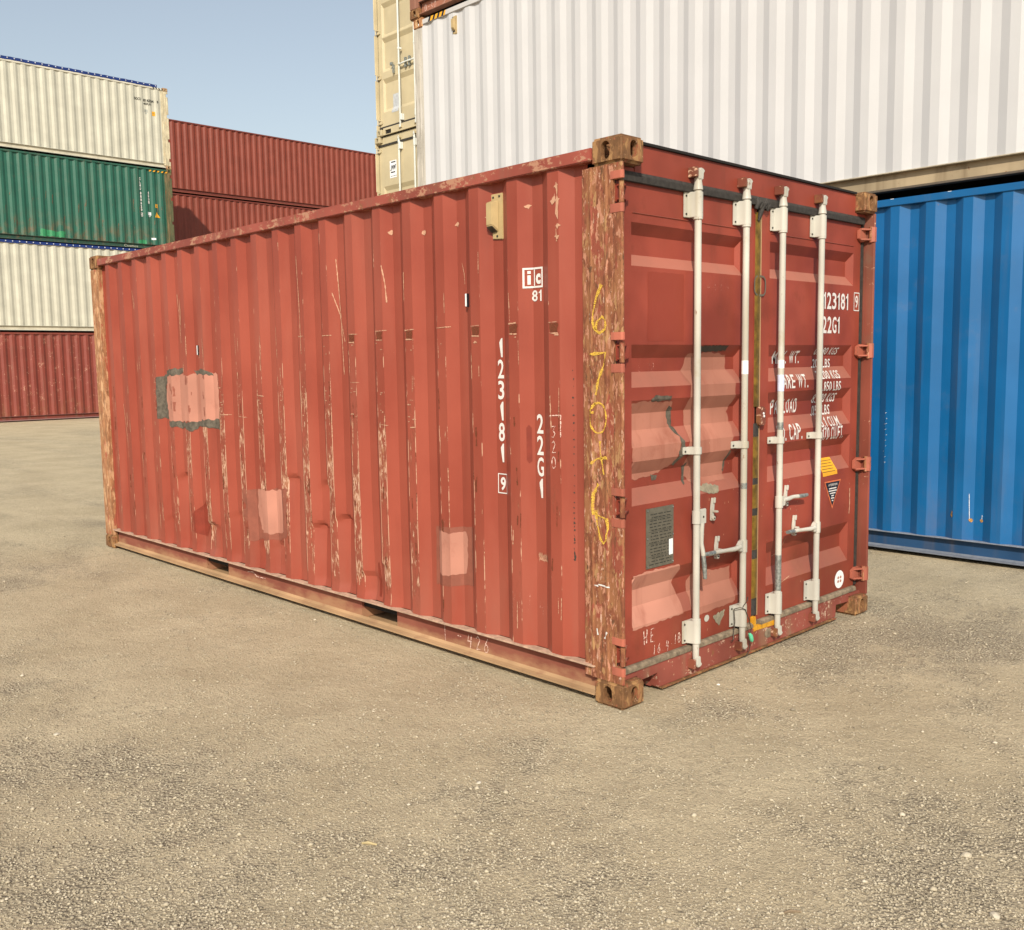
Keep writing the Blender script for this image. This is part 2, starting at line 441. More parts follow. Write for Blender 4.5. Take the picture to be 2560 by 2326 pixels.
# ------------------------------------------------------------------ corrugation
def corr_breaks(x0, x1, edge, pitch=0.278, fl=0.072, sl=0.068, inn=0.070):
    """fold positions between x0<x1; edge = x of the right edge of one outer flat"""
    k0 = int(math.floor((edge - x1) / pitch)) - 2; k1 = int(math.ceil((edge - x0) / pitch)) + 2
    out = []
    for k in range(k0, k1):
        e = edge - k * pitch
        out += [e, e - fl, e - fl - sl, e - fl - sl - inn]
    return sorted({round(b, 5) for b in out if x0 < b < x1})
def corr_depth(x, edge, pitch=0.278, fl=0.072, sl=0.068, inn=0.070):
    u = (edge - x) % pitch
    if u <= fl: return 0.0
    if u <= fl + sl: return (u - fl) / sl
    if u <= fl + sl + inn: return 1.0
    return max(0.0, 1 - (u - fl - sl - inn) / (pitch - fl - sl - inn))

# corner casting: hollow block with oval holes, made once with booleans
def make_casting():
    def tmp(mb, bevel=0.0):
        return build('tmp', mb, 'cast', None, bevel=bevel, seg=3)
    L, W, H = 0.178, 0.162, 0.118
    body = tmp(MB().box(-L, 0, 0, W, 0, H), 0.012)
    cav = tmp(MB().box(-L + 0.026, -0.028, 0.024, W - 0.026, 0.022, H - 0.024))
    def stadium(w, h, n=8):
        r = w / 2; k = h / 2 - r
        return [(r * math.cos(math.pi * i / n), k + r * math.sin(math.pi * i / n)) for i in range(n + 1)] + \
               [(-r * math.cos(math.pi * i / n), -k - r * math.sin(math.pi * i / n)) for i in range(n + 1)]
    s1 = stadium(0.050, 0.080)
    h1 = tmp(MB().prism([(0.085 + a, H / 2 + b) for a, b in s1], -0.06, 0.05, 'x'))
    h2 = tmp(MB().prism([(-0.092 + a, H / 2 + b) for a, b in s1], -0.05, 0.06, 'y'))
    s2 = stadium(0.062, 0.120)
    h3 = tmp(MB().prism([(-0.09 + b, 0.082 + a) for a, b in s2], -0.05, 0.06, 'z'))
    for c in (cav, h1, h2, h3):
        m = body.modifiers.new('b', 'BOOLEAN'); m.operation = 'DIFFERENCE'; m.object = c; m.solver = 'EXACT'
    dg = bpy.context.evaluated_depsgraph_get(); dg.update()
    me = bpy.data.meshes.new_from_object(body.evaluated_get(dg))
    for o in (body, cav, h1, h2, h3): bpy.data.objects.remove(o, do_unlink=True)
    me.name = 'corner_casting'
    return me
CAST = make_casting()     # bottom casting of the x=0, y=0 corner; hole below, in front and at the side
def casting(parent, L, W, H, off, cx, cy, top, mat):
    key = 'corner_casting_' + mat
    me = bpy.data.meshes.get(key)
    if me is None:
        me = CAST.copy(); me.name = key; me.materials.clear(); me.materials.append(M[mat])
    o = bpy.data.objects.new('corner_casting', me); COL.objects.link(o); o.parent = parent
    o.location = ((-L if cx else 0) + off[0], (W if cy else 0) + off[1], H if top else 0)
    o.scale = (-1 if cx else 1, -1 if cy else 1, -1 if top else 1)
    return o

# ------------------------------------------------------------------ door end
def door_geom(H):
    return dict(top=H - 0.176, bot=0.172, head0=H - 0.141, head1=H - 0.012)

class Door:
    """one leaf with horizontal recesses; x = surface as a function of (y, z)"""
    def __init__(s, y0, y1, ya, yb, recs, z0, z1, dep=0.040, face=-0.075, ws=0.026):
        s.__dict__.update(locals())
    def kz(s, z):
        for a, b, c, d in s.recs:        # top of dark slope, its foot, start of light slope, end of it
            if d < z < a:
                if z > b: return (a - z) / (a - b)
                if z > c: return 1.0
                return (z - d) / (c - d)
        return 0.0
    def ky(s, y):
        if y <= s.ya or y >= s.yb: return 0.0
        return min(1.0, (y - s.ya) / s.ws, (s.yb - y) / s.ws)
    def x(s, y, z): return s.face - s.dep * min(s.ky(y), s.kz(z))
    def ys(s): return [s.y0, s.ya, s.ya + s.ws, s.yb - s.ws, s.yb, s.y1]
    def zs(s): return sorted([s.z0, s.z1] + [v for r in s.recs for v in r])
    def mesh(s):
        mb = MB(); ys, zs = s.ys(), s.zs(); ny = len(ys)
        vs = [(s.x(y, z), y, z) for z in zs for y in ys]; fs = []
        for j in range(len(zs) - 1):
            for i in range(ny - 1):
                a, b, c, d = j * ny + i, j * ny + i + 1, (j + 1) * ny + i + 1, (j + 1) * ny + i
                dx = [round(vs[k][0], 5) for k in (a, b, c, d)]
                odd = [k for k in range(4) if dx.count(dx[k]) == 1]
                if len(odd) == 1 and odd[0] in (1, 3): fs += [(a, b, d), (b, c, d)]
                elif len(odd) == 1: fs += [(a, b, c), (a, c, d)]
                else: fs.append((a, b, c, d))
        mb.add(vs, fs)
        # rim
        t = -0.13
        mb.box(t, s.face - 0.0005, s.y0, s.y0 + 0.012, s.z0, s.z1); mb.box(t, s.face - 0.0005, s.y1 - 0.012, s.y1, s.z0, s.z1)
        mb.box(t, s.face - 0.0005, s.y0 + 0.012, s.y1 - 0.012, s.z1 - 0.012, s.z1); mb.box(t, s.face - 0.0005, s.y0 + 0.012, s.y1 - 0.012, s.z0, s.z0 + 0.012)
        return mb

ROD_Y = (0.612, 1.035, 1.392, 1.815)
ROD_X = -0.030
def lock_rod(parent, off, y, ztop, zbot, mats, side):
    """tube with necks and collars"""
    X = ROD_X
    pts = [(X, y, zbot - 0.075), (X, y, zbot - 0.070), (X, y, zbot - 0.005), (X, y, zbot), (X, y, ztop), (X, y, ztop + 0.005), (X, y, ztop + 0.045), (X, y, ztop + 0.060)]
    rr = [0.014, 0.017, 0.017, 0.0175, 0.0175, 0.024, 0.018, 0.019]
    mb = MB().tube(pts, rr, 14)
    for z in (ztop - 0.128, zbot + 0.124):
        mb.tube([(X, y, z - 0.008), (X, y, z - 0.006), (X, y, z + 0.006), (X, y, z + 0.008)], [0.019, 0.0235, 0.0235, 0.019], 14)
    return build('lock_rod', mb, mats['rod'], parent, off, smooth=0.6)
def rod_bracket(parent, off, y, z0, z1, mat, face=-0.075):
    """bearing plate: flat flange bolted to the door, half-shell over the rod"""
    X = ROD_X; n = 10; prof = []
    a = y - 0.062; b = y + 0.034
    prof = [(face + 0.002, a), (face + 0.010, a), (face + 0.012, y - 0.034), (X - 0.004, y - 0.024)]
    prof += [(X + 0.024 * math.sin(math.pi * i / n), y - 0.024 * math.cos(math.pi * i / n)) for i in range(0, n + 1)]
    prof += [(face + 0.012, y + 0.026), (face + 0.010, b), (face + 0.002, b)]
    mb = MB().prism(prof, z0, z1, 'z')
    return build('rod_bracket', mb, mat, parent, off, bevel=0.002, smooth=0.7)
def bolt_heads(name, parent, off, pts, mat='ink', r=0.005, x=-0.064):
    for y, z in pts: o = build(name, MB().tube([(x, y, z), (x + 0.004, y, z)], r, 6), mat, parent, off)
    return o
def cam_keeper(parent, off, y, z, up, kmat, rodmat):
    s = 1 if up else -1
    mb = MB()
    mb.box(-0.062, -0.012, y - 0.040, y - 0.020, z - 0.024, z + 0.024)
    mb.box(-0.062, -0.018, y + 0.020, y + 0.036, z - 0.020, z + 0.022)
    mb.box(-0.062, -0.047, y - 0.0199, y + 0.0199, z - 0.022, z + 0.022)
    mb.box(-0.0469, -0.024, y - 0.0199, y - 0.004, z + s * 0.012 - 0.006, z + s * 0.012 + 0.006)
    k = build('cam_keeper', mb, kmat, parent, off, bevel=0.003)
    mb = MB()
    mb.prism([(y - 0.016, z - s * 0.034), (y + 0.016, z - s * 0.034), (y + 0.019, z - s * 0.004), (y + 0.030, z + s * 0.010), (y + 0.016, z + s * 0.020), (y - 0.004, z + s * 0.022), (y - 0.015, z + s * 0.008)], -0.038, -0.010, 'x')
    build('rod_cam', mb, rodmat, parent, off, bevel=0.003)
    return k

def hinge(parent, off, z, left, mats, W):
    """blade on the door leaf plus the barrel between the post lugs"""
    mb = MB()
    def my(v): return v if left else W - v
    poly = [(my(0.030), z - 0.040), (my(0.030), z + 0.040), (my(0.075), z + 0.040), (my(0.118), z + 0.024), (my(0.118), z - 0.026), (my(0.075), z - 0.046)]
    mb.prism(poly, -0.073, -0.055, 'x')
    for dz in (0.030, -0.030):
        mb.prism([(-0.055, my(0.030)), (-0.020, my(0.030)), (-0.020, my(0.050)), (-0.055, my(0.100))], z + dz - 0.005, z + dz + 0.005, 'z')
    h = build('hinge', mb, mats.get('hinge_near', mats['hinge']) if left else mats['hinge'], parent, off, bevel=0.002)
    build('hinge_pin', MB().tube([(-0.026, my(0.031), z - 0.047), (-0.026, my(0.031), z + 0.047)], 0.012, 12), mats.get('pin', mats['hinge']), parent, off, smooth=0.6)
    return h

def door_end(root, H, W, off, mats, recs, rods, detail=True):
    g = door_geom(H)
    doors = []
    for k, (y0, y1) in enumerate(((0.046, 1.203), (1.236, W - 0.062))):
        ya, yb = (0.158, 1.082) if k == 0 else (1.338, 2.288)
        d = Door(y0, y1, ya, yb, recs, g['bot'], g['top'])
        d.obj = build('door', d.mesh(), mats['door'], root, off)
        doors.append(d)
        # gaskets round the leaf
        gm = mats['gasket']
        if k == 0:
            build('gasket', MB().box(-0.118, -0.083, 0.018, 0.0455, g['bot'], g['top']), gm, d.obj, off, 0.004)
        else:
            build('gasket', MB().box(-0.110, -0.068, y1 + 0.0005, y1 + 0.030, g['bot'], g['top']), gm, d.obj, off, 0.004)
    # header, sill
    hb = MB().box(-0.115, -0.062, 0.165, W - 0.165, g['head0'], g['head1'])
    hb.box(-0.115, -0.0625, 0.022, 0.1645, g['head0'], H - 0.119).box(-0.115, -0.0625, W - 0.1645, W - 0.022, g['head0'], H - 0.119)
    build('door_header', hb, mats['header'], root, off, 0.003)
    build('roof_edge', MB().box(-0.125, -0.050, 0.170, W - 0.170, g['head1'] + 0.0005, g['head1'] + 0.012), mats['dark'], root, off)
    return doors, g

# ------------------------------------------------------------------ container
def side_profile(edge, y_out, dep, pitch=0.278, fl=0.072, sl=0.068, inn=0.070):
    return lambda x: y_out + dep * corr_depth(x, edge, pitch, fl, sl, inn)

def wall_mesh(x0, x1, z0, z1, edge, y_out=0.012, dep=0.036, pitch=0.278, fl=0.072, sl=0.068, inn=0.070, mirror=None):
    br = [x0] + corr_breaks(x0, x1, edge, pitch, fl, sl, inn) + [x1]
    P = side_profile(edge, y_out, dep, pitch, fl, sl, inn)
    vs = []; n = len(br)
    for z in (z0, z1):
        for x in br:
            y = P(x)
            vs.append((x, (mirror - y) if mirror else y, z))
    return MB().add(vs, [(i, i + 1, n + i + 1, n + i) for i in range(n - 1)])

def container(name, label, H, L, origin, rotz, mats, edge=-0.392, pitch=0.278, group=None, W=2.438, pockets=False, zc=0.0, detail_castings=True, topbar=0.057):
    """frame: x from -L (front wall) to 0 (doors), y from 0 (seen side) to W. Returns root, offset"""
    off = (L / 2, -W / 2, 0)
    c, s = math.cos(rotz), math.sin(rotz)
    bx, by = -L / 2, W / 2
    root = thing(name, label, 'container', (origin[0] + c * bx - s * by, origin[1] + s * bx + c * by, zc), rotz, group)
    B = lambda nm, mb, mt, bv=0.0: build(nm, mb, mats[mt], root, off, bv)
    zr1 = H - 0.034; zr0 = zr1 - topbar
    # rails
    for far in (0, 1):
        def yy(a, b): return (W - b, W - a) if far else (a, b)
        a, b = yy(0.001, 0.061)
        B('top_rail', MB().box(-L + 0.179, -0.179, a, b, zr0, zr1), 'rail', 0.004)
        mb = MB()
        a, b = yy(0.052, 0.060)
        gaps = [(-4.19, -3.84), (-2.13, -1.77)] if pockets else []
        xs = [-L + 0.179] + [v for g in gaps for v in g] + [-0.179]
        for i in range(0, len(xs), 2): mb.box(xs[i], xs[i + 1], a, b, 0.0425, 0.1675)
        B('bottom_rail', mb, 'web')
        a, b = yy(0.001, 0.0518)
        B('rail_lip', MB().box(-L + 0.179, -0.179, a, b, 0.168, 0.177), 'lip', 0.002)
        a, b = yy(0.004, 0.10)
        fm = MB().box(-L + 0.179, -0.179, a, b, 0.033, 0.042)
        pf = [(0.0045, 0.0425), (0.0515, 0.0425), (0.0515, 0.058), (0.034, 0.047)]
        fm.prism([((W - y) if far else y, zz) for y, zz in pf], -L + 0.18, -0.18, 'x')
        B('rail_flange', fm, 'flange', 0.0)
        for g in gaps:
            for x in g:
                sgn = 1 if x == g[0] else -1
                a, b = yy(0.0602, 0.35)
                B('pocket_side', MB().box(min(x, x - sgn * 0.006), max(x, x - sgn * 0.006), a, b, 0.0425, 0.165), 'web')
            a, b = yy(0.101, 0.5)
            B('pocket_floor', MB().box(g[0], g[1], a, b, 0.034, 0.040), 'flange')
    # floor and roof
    B('floor', MB().box(-L + 0.14, -0.14, 0.07, W - 0.07, 0.115, 0.16), 'dark')
    rb = MB(); n = int(L / 0.21); pts = []
    for i in range(n):
        x = -L + 0.15 + i * (L - 0.3) / n; w = (L - 0.3) / n
        pts += [(x, 0), (x + w * 0.4, 0), (x + w * 0.5, 0.018), (x + w * 0.9, 0.018)]
    pts.append((-0.15, 0)); m = len(pts)
    vs = [(x, y, zr1 - 0.022 + h) for y in (0.0645, W - 0.0645) for x, h in pts]
    rb.add(vs, [(i, i + 1, m + i + 1, m + i) for i in range(m - 1)])
    B('roof', rb, 'wall')
    # far side wall and front end wall
    build('side_wall', wall_mesh(-L + 0.16, -0.16, 0.1775, zr0 + 0.002, edge, mirror=W, pitch=pitch), mats['wall'], root, off)
    ew = wall_mesh(0.10, W - 0.10, 0.1775, H - 0.12, 1.255, 0.03, 0.045, 0.25, 0.1, 0.025, 0.1)
    ew.v = [(-L + y, x, z) for x, y, z in ew.v]
    build('end_wall', ew, mats['wall'], root, off)
    B('end_sill', MB().box(-L + 0.012, -L + 0.08, 0.166, W - 0.166, 0.02, 0.177), 'web', 0.003)
    B('end_header', MB().box(-L + 0.012, -L + 0.08, 0.166, W - 0.166, H - 0.125, H - 0.02), 'rail', 0.003)
    # castings
    for cx in (0, 1):
        for cy in (0, 1):
            for top in (0, 1): casting(root, L, W, H, off, cx, cy, top, mats['cast'])
    # front posts
    for cy in (0, 1):
        pf = [(-L + 0.006, 0.006), (-L + 0.105, 0.006), (-L + 0.110, 0.010), (-L + 0.165, 0.012), (-L + 0.165, 0.050), (-L + 0.060, 0.052), (-L + 0.060, 0.10), (-L + 0.006, 0.10)]
        if cy: pf = [(x, W - y) for x, y in pf]
        B('corner_post', MB().prism(pf, 0.1185, H - 0.1185, 'z'), 'fpost', 0.003)
    return root, off

def door_posts(root, off, H, W, mats, hinges):
    """J-section door posts with a cut-out at every hinge"""
    for cy in (0, 1):
        fl = (lambda y: W - y) if cy else (lambda y: y)
        mb = MB()
        prof = [(-0.250, 0.046), (-0.250, 0.021), (-0.206, 0.019), (-0.199, 0.010), (-0.188, 0.008), (-0.184, 0.013), (-0.112, 0.012), (-0.106, 0.007), (-0.096, 0.007), (-0.091, 0.012), (-0.0605, 0.012),
                (-0.0605, 0.030), (-0.170, 0.030), (-0.236, 0.046)]
        mb.prism([(x, fl(y)) for x, y in prof], 0.1185, H - 0.1185, 'z')
        zs = [0.1185]
        for h in (sorted(hinges) if not cy else []): zs += [h - 0.052, h + 0.052]
        zs.append(H - 0.1185)
        for i in range(0, len(zs), 2):
            pr = [(-0.060, 0.012), (-0.052, 0.009), (-0.012, 0.008), (-0.004, 0.012), (-0.003, 0.018), (-0.008, 0.026), (-0.030, 0.028), (-0.060, 0.030)]
            mb.prism([(x, fl(y)) for x, y in pr], zs[i], zs[i + 1], 'z')
        build('corner_post', mb, mats.get('post_r', mats['post']) if cy else mats['post'], root, off, 0.0015, 1)
        mb = MB(); a, b = sorted((fl(0.031), fl(0.044)))
        mb.box(-0.235, -0.120, a, b, 0.12, H - 0.12)
        build('post_inner', mb, mats['dark'], root, off)

def straight_side(root, off, H, L, mats, edge, pitch=0.278, topbar=0.057, fl=0.072, sl=0.068, inn=0.070, dep=0.036):
    zr0 = H - 0.034 - topbar
    return build('side_wall', wall_mesh(-L + 0.16, -0.16, 0.1775, zr0 + 0.002, edge, 0.012, dep, pitch, fl, sl, inn), mats['wall'], root, off)

# ------------------------------------------------------------------ ground
BLOBS = [(-1.21, -1.92, .45, .8), (-0.49, -1.73, .4, .8), (-0.27, -2.46, .45, .9), (0.2, -2.6, .5, .7), (1.51, 0.0, .5, .9), (1.75, -.4, .5, .8), (-0.08, 1.5, .6, .9), (0.3, 2.6, .8, .9), (-3.28, 0.0, .7, .5),
         (-0.11, -0.56, .25, .5), (0.93, -0.95, .35, .5), (0.34, -1.7, .35, .5), (-2.33, -1.92, .4, .8), (0.35, .35, .3, .5), (-6.0, -.4, .8, .6), (0.9, 1.8, .7, .6), (-.25, -.25, .2, .4),
         (-1.41, -0.72, .6, -.6), (-0.01, -0.15, .35, -.3), (0.89, 0.71, .55, -.8), (-2.6, -.9, .8, -.5), (-.4, -1.1, .35, -.5), (.75, -.35, .3, -.3)]
def gravel_amount(x, y):
    v = 0.40 + 0.28 * mnoise.fractal(Vector((x * 1.1, y * 1.1, 3.3)), 1.0, 2.0, 3) + 0.30 * mnoise.fractal(Vector((x * 4.1, y * 4.1, 1.3)), 1.0, 2.0, 3)
    for bx, by, s, a in BLOBS:
        d2 = ((x - bx) ** 2 + (y - by) ** 2) / (s * s)
        if d2 < 8: v += a * 0.36 * math.exp(-d2)
    return max(0.0, min(1.0, v))
FOOT = [(-6.058, 0, 0, 2.438), (-7.0, 6, 4.3, 6.8)]
def ground_z(x, y):
    z = 0.012 * mnoise.fractal(Vector((x * 0.9, y * 0.9, 7.7)), 1.0, 2.0, 3) + 0.006 * mnoise.fractal(Vector((x * 6, y * 6, 2.2)), 1.0, 2.0, 3)
    # wheel rut beyond the far corner
    d = (x + 5.75) * 0.951 - (y + 0.3) * 0.309
    if y < 1.2: z += (0.030 * math.exp(-((d - 0.10) / 0.10) ** 2) - 0.03 * math.exp(-((d + 0.10) / 0.12) ** 2)) * min(1, max(0, (1.2 - y)))
    k = 1.0
    for x0, x1, y0, y1 in FOOT:
        dd = math.hypot(max(x0 - x, 0, x - x1), max(y0 - y, 0, y - y1))
        k = min(k, max(0.0, min(1.0, dd / 0.35)))
    return z * k - 0.002
def axis(lo, hi, fine, far, grow=1.16):
    a = list(np.arange(lo, hi + 1e-6, fine)); st = fine
    b = []; v = hi
    while v < far: st *= grow; v += st; b.append(v)
    st = fine; c = []; v = lo
    while v > -far: st *= grow; v -= st; c.append(v)
    return c[::-1] + a + b
gx = axis(-3.4, 2.3, 0.035, 160); gy = axis(-3.0, 1.6, 0.035, 160)
nx, ny = len(gx), len(gy)
gv = []; ga = []
for y in gy:
    for x in gx:
        far = max(abs(x), abs(y)) > 14
        gv.append((x, y, -0.002 if far else ground_z(x, y))); ga.append(gravel_amount(x, y))
gf = [(j * nx + i, j * nx + i + 1, (j + 1) * nx + i + 1, (j + 1) * nx + i) for j in range(ny - 1) for i in range(nx - 1)]
gme = bpy.data.meshes.new('ground'); gme.from_pydata(gv, [], gf)
for p in gme.polygons: p.use_smooth = True
at = gme.attributes.new('gravel', 'FLOAT', 'POINT'); at.data.foreach_set('value', ga)
ground = bpy.data.objects.new('ground', gme); COL.objects.link(ground); ground['kind'] = 'structure'
def ground_mat():
    t = NT('packed_dirt')
    a = t.n.new('ShaderNodeAttribute'); a.attribute_name = 'gravel'; g = a.outputs['Fac']
    n1 = t.noise(1.6, detail=4, rough=0.6); n2 = t.noise(17, detail=5, rough=0.72); n3 = t.noise(120, detail=4, rough=0.75)
    tan = t.mix(t.ramp(n1, 0.3, 0.7), (0.505, 0.415, 0.275), (0.61, 0.51, 0.345))
    tan = t.mix(t.math('MULTIPLY', t.ramp(n2, 0.5, 0.72), 0.45), tan, (0.41, 0.33, 0.215))
    gm = t.ramp(t.math('ADD', g, t.math('MULTIPLY', t.math('SUBTRACT', n2, 0.5), 1.4)), 0.30, 1.0)
    v = t.voronoi(78)
    grey = t.mix(t.ramp(n3, 0.32, 0.68), (0.32, 0.275, 0.205), (0.50, 0.44, 0.34))
    col = t.mix(t.math('MULTIPLY', gm, 0.55), tan, grey)
    crack = t.math('MULTIPLY', t.ramp(v['Distance'], 0.32, 0.62), t.math('ADD', 0.14, t.math('MULTIPLY', gm, 0.42)))
    col = t.mix(crack, col, (0.16, 0.125, 0.085))  # shade in the crevices between stones, put into the colour
    col = t.mix(t.math('MULTIPLY', t.ramp(n3, 0.60, 0.70), 0.45), col, (0.62, 0.53, 0.39))
    col = t.mix(t.math('MULTIPLY', t.ramp(n3, 0.42, 0.34), 0.50), col, (0.20, 0.15, 0.095))
    h = t.math('ADD', t.math('MULTIPLY', n2, 0.022), t.math('ADD', t.math('MULTIPLY', n3, 0.0095), t.math('MULTIPLY', v['Distance'], t.math('MULTIPLY', t.math('ADD', 0.35, gm), -0.011))))
    return t.done(col, 0.95, 0, t.bump(h, 1.0, 1.0), 0.1)
gme.materials.append(ground_mat())

# loose stones: one mass of real pebbles over the near yard
def make_gravel():
    rs = np.random.RandomState(5)
    base = np.array([(1, 0, 0), (-1, 0, 0), (0, 1, 0), (0, -1, 0), (0, 0, 1), (.62, .62, -.3), (-.6, .6, .35), (-.6, -.62, .3), (.6, -.6, .3), (.55, .55, .45)], float)
    bm = bmesh.new()
    for p in base: bm.verts.new(p)
    hull = bmesh.ops.convex_hull(bm, input=bm.verts[:])
    bm.verts.ensure_lookup_table(); bm.verts.index_update()
    tri = np.array([[v.index for v in f.verts] for f in bm.faces]); vb = np.array([v.co[:] for v in bm.verts]); bm.free()
    camp = np.array([2.747, -3.338]); fw = np.array([math.cos(AZ), math.sin(AZ)])
    P = []; S = []
    N = 120000
    tries = 0
    while len(P) < N and tries < 400000:
        tries += 1
        # denser near the camera
        dist = 2.3 + 8.5 * rs.rand() ** 1.7; ang = AZ + (rs.rand() - 0.5) * 1.12
        x = camp[0] + dist * math.cos(ang); y = camp[1] + dist * math.sin(ang)
        if -6.06 < x < 0.0 and 0.0 < y < 2.44: continue
        if y > 4.3: continue
        g = gravel_amount(x, y)
        if rs.rand() > 0.22 + 0.78 * max(0.0, g - 0.05) ** 1.3: continue
        s = 0.0016 + 0.0039 * rs.rand() ** 2.6
        if rs.rand() < 0.12: s *= 1.5
        if rs.rand() < 0.015: s *= 1.8
        P.append((x, y, ground_z(x, y))); S.append(s)
    P = np.array(P); S = np.array(S); n = len(P)
    th = rs.rand(n) * 6.283
    sx = S * (0.8 + 0.6 * rs.rand(n)); sy = S * (0.7 + 0.5 * rs.rand(n)); sz = S * (0.45 + 0.45 * rs.rand(n))
    V = vb[None] * (1 + 0.22 * (rs.rand(n, len(vb), 1) - 0.5)) * np.stack([sx, sy, sz], -1)[:, None]
    c, s_ = np.cos(th)[:, None], np.sin(th)[:, None]
    X = V[..., 0] * c - V[..., 1] * s_; Y = V[..., 0] * s_ + V[..., 1] * c
    W_ = np.stack([X, Y, V[..., 2] + sz[:, None] * 0.35], -1) + P[:, None]
    F = (tri[None] + (np.arange(n) * len(vb))[:, None, None]).reshape(-1, 3)
    me = bpy.data.meshes.new('gravel')
    me.vertices.add(n * len(vb)); me.vertices.foreach_set('co', W_.reshape(-1).astype(np.float32))
    me.loops.add(len(F) * 3); me.loops.foreach_set('vertex_index', F.reshape(-1).astype(np.int32))
    me.polygons.add(len(F)); me.polygons.foreach_set('loop_start', np.arange(0, len(F) * 3, 3, dtype=np.int32))
    me.update(calc_edges=True)
    at = me.attributes.new('tone', 'FLOAT', 'POINT')
    at.data.foreach_set('value', np.repeat(rs.rand(n), len(vb)).astype(np.float32))
    o = bpy.data.objects.new('gravel', me); COL.objects.link(o)
    o['kind'] = 'stuff'; o['label'] = 'loose grey and tan gravel scattered over the dirt yard'; o['category'] = 'gravel'
    t = NT('gravel_stone')
    a = t.n.new('ShaderNodeAttribute'); a.attribute_name = 'tone'
    cr = t.n.new('ShaderNodeValToRGB'); e = cr.color_ramp.elements
    e[0].position = 0; e[0].color = (0.24, 0.205, 0.15, 1); e[1].position = 1; e[1].color = (0.56, 0.495, 0.385, 1)
    k = e.new(0.35); k.color = (0.40, 0.345, 0.25, 1); k = e.new(0.9); k.color = (0.50, 0.435, 0.32, 1)
    t.l.new(a.outputs['Fac'], cr.inputs[0])
    me.materials.append(t.done(cr.outputs[0], 0.9, 0, None, 0.15))
    print('gravel stones', n)
make_gravel()

# ------------------------------------------------------------------ the red container
H, L, W = 2.591, 6.058, 2.438
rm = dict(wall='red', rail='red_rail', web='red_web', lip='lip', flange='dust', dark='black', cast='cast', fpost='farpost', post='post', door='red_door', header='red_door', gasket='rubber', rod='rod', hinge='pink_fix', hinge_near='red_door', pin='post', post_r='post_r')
red, RO = container('shipping_container', 'weathered red-brown shipping container with closed double doors in the middle of the yard', H, L, (0, 0), 0, rm, pockets=True)
EDGE = -OUT0
DENTS = [(-4.47, .770, .075, .42, .022), (-4.03, .430, .075, .30, .024), (-4.15, .57, .06, .3, .016), (-3.62, .55, .10, .3, .010), (-2.86, .875, .055, .22, .020), (-2.47, .865, .075, .34, .018), (-2.56, .585, .07, .35, .026), (-2.27, .665, .07, .45, .024), (-3.05, .40, .08, .3, .016), (-2.03, .34, .08, .2, .014), (-1.86, .42, .05, .25, .012), (-3.30, .36, .06, .25, .013), (-4.75, .40, .09, .3, .008), (-.56, .645, .05, .10, .007), (-.85, 1.085, .03, .06, .005)]
def dent(x, z):
    d = 0.0
    for xc, zt, w, h, a in DENTS:
        q = (x - xc) / w
        if abs(q) > 2.6: continue
        t = (zt - z - 0.35 * w * q * q) / 0.022
        if t <= -1: 
            continue
        s = min(1.0, max(0.0, (t + 1) / 2)); s = s * s * (3 - 2 * s)
        d += 1.5 * a * math.exp(-q * q) * s * math.exp(-max(0.0, zt - z) / h)
    # general waviness of the battered foot of the wall
    k = max(0.0, min(1.0, (0.85 - z) / 0.6)) * max(0.0, min(1.0, (x + 5.2) / 0.6)) * max(0.0, min(1.0, (-1.4 - x) / 0.5))
    d += 0.010 * k * (0.5 + mnoise.noise(Vector((x * 9, z * 2.3, 0.4))))
    d += 0.0025 * mnoise.noise(Vector((x * 3.1, z * 1.2, 5.4)))
    edge = min(1.0, max(0.0, (z - 0.18) / 0.05)); return d * (0.35 + 0.65 * edge)
def side_y(x, z): return 0.017 + 0.038 * corr_depth(x, EDGE) + dent(x, z)
WX0, WX1, WZ0, WZ1 = -L + 0.16, -0.235, 0.1775, 2.502
SBR = corr_breaks(WX0, WX1, EDGE)
def fine_wall():
    br = [WX0] + SBR + [WX1]; xs = []
    for a, b in zip(br[:-1], br[1:]): xs += [a, a + (b - a) / 3, a + 2 * (b - a) / 3]
    xs.append(br[-1])
    zs = list(np.arange(WZ0, 1.0, 0.018)) + list(np.arange(1.0, WZ1, 0.06)) + [WZ1]
    n = len(xs)
    vs = [(x, side_y(x, z), z) for z in zs for x in xs]
    fs = [(j * n + i, j * n + i + 1, (j + 1) * n + i + 1, (j + 1) * n + i) for j in range(len(zs) - 1) for i in range(n - 1)]
    o = build('side_wall', MB().add(vs, fs), 'red_wall', red, RO, smooth=0.30)
    o['label'] = 'scratched and dented corrugated long side with pink primer patches'
    return o
wall = fine_wall()
def S_(off=0.0025): return lambda u, v: (u, side_y(u, v) - off, v)
ZB = [0.18 + 0.03 * i for i in range(28)]
def sdec(name, vf, mat, off=0.0025, label=None, fine=True, kind=None):
    return decal(name, vf, mat, wall, S_(off), SBR, ZB if fine else [], RO, label, kind)
HINGES = (2.350, 1.648, 0.946, 0.250)
door_posts(red, RO, H, W, rm, HINGES)
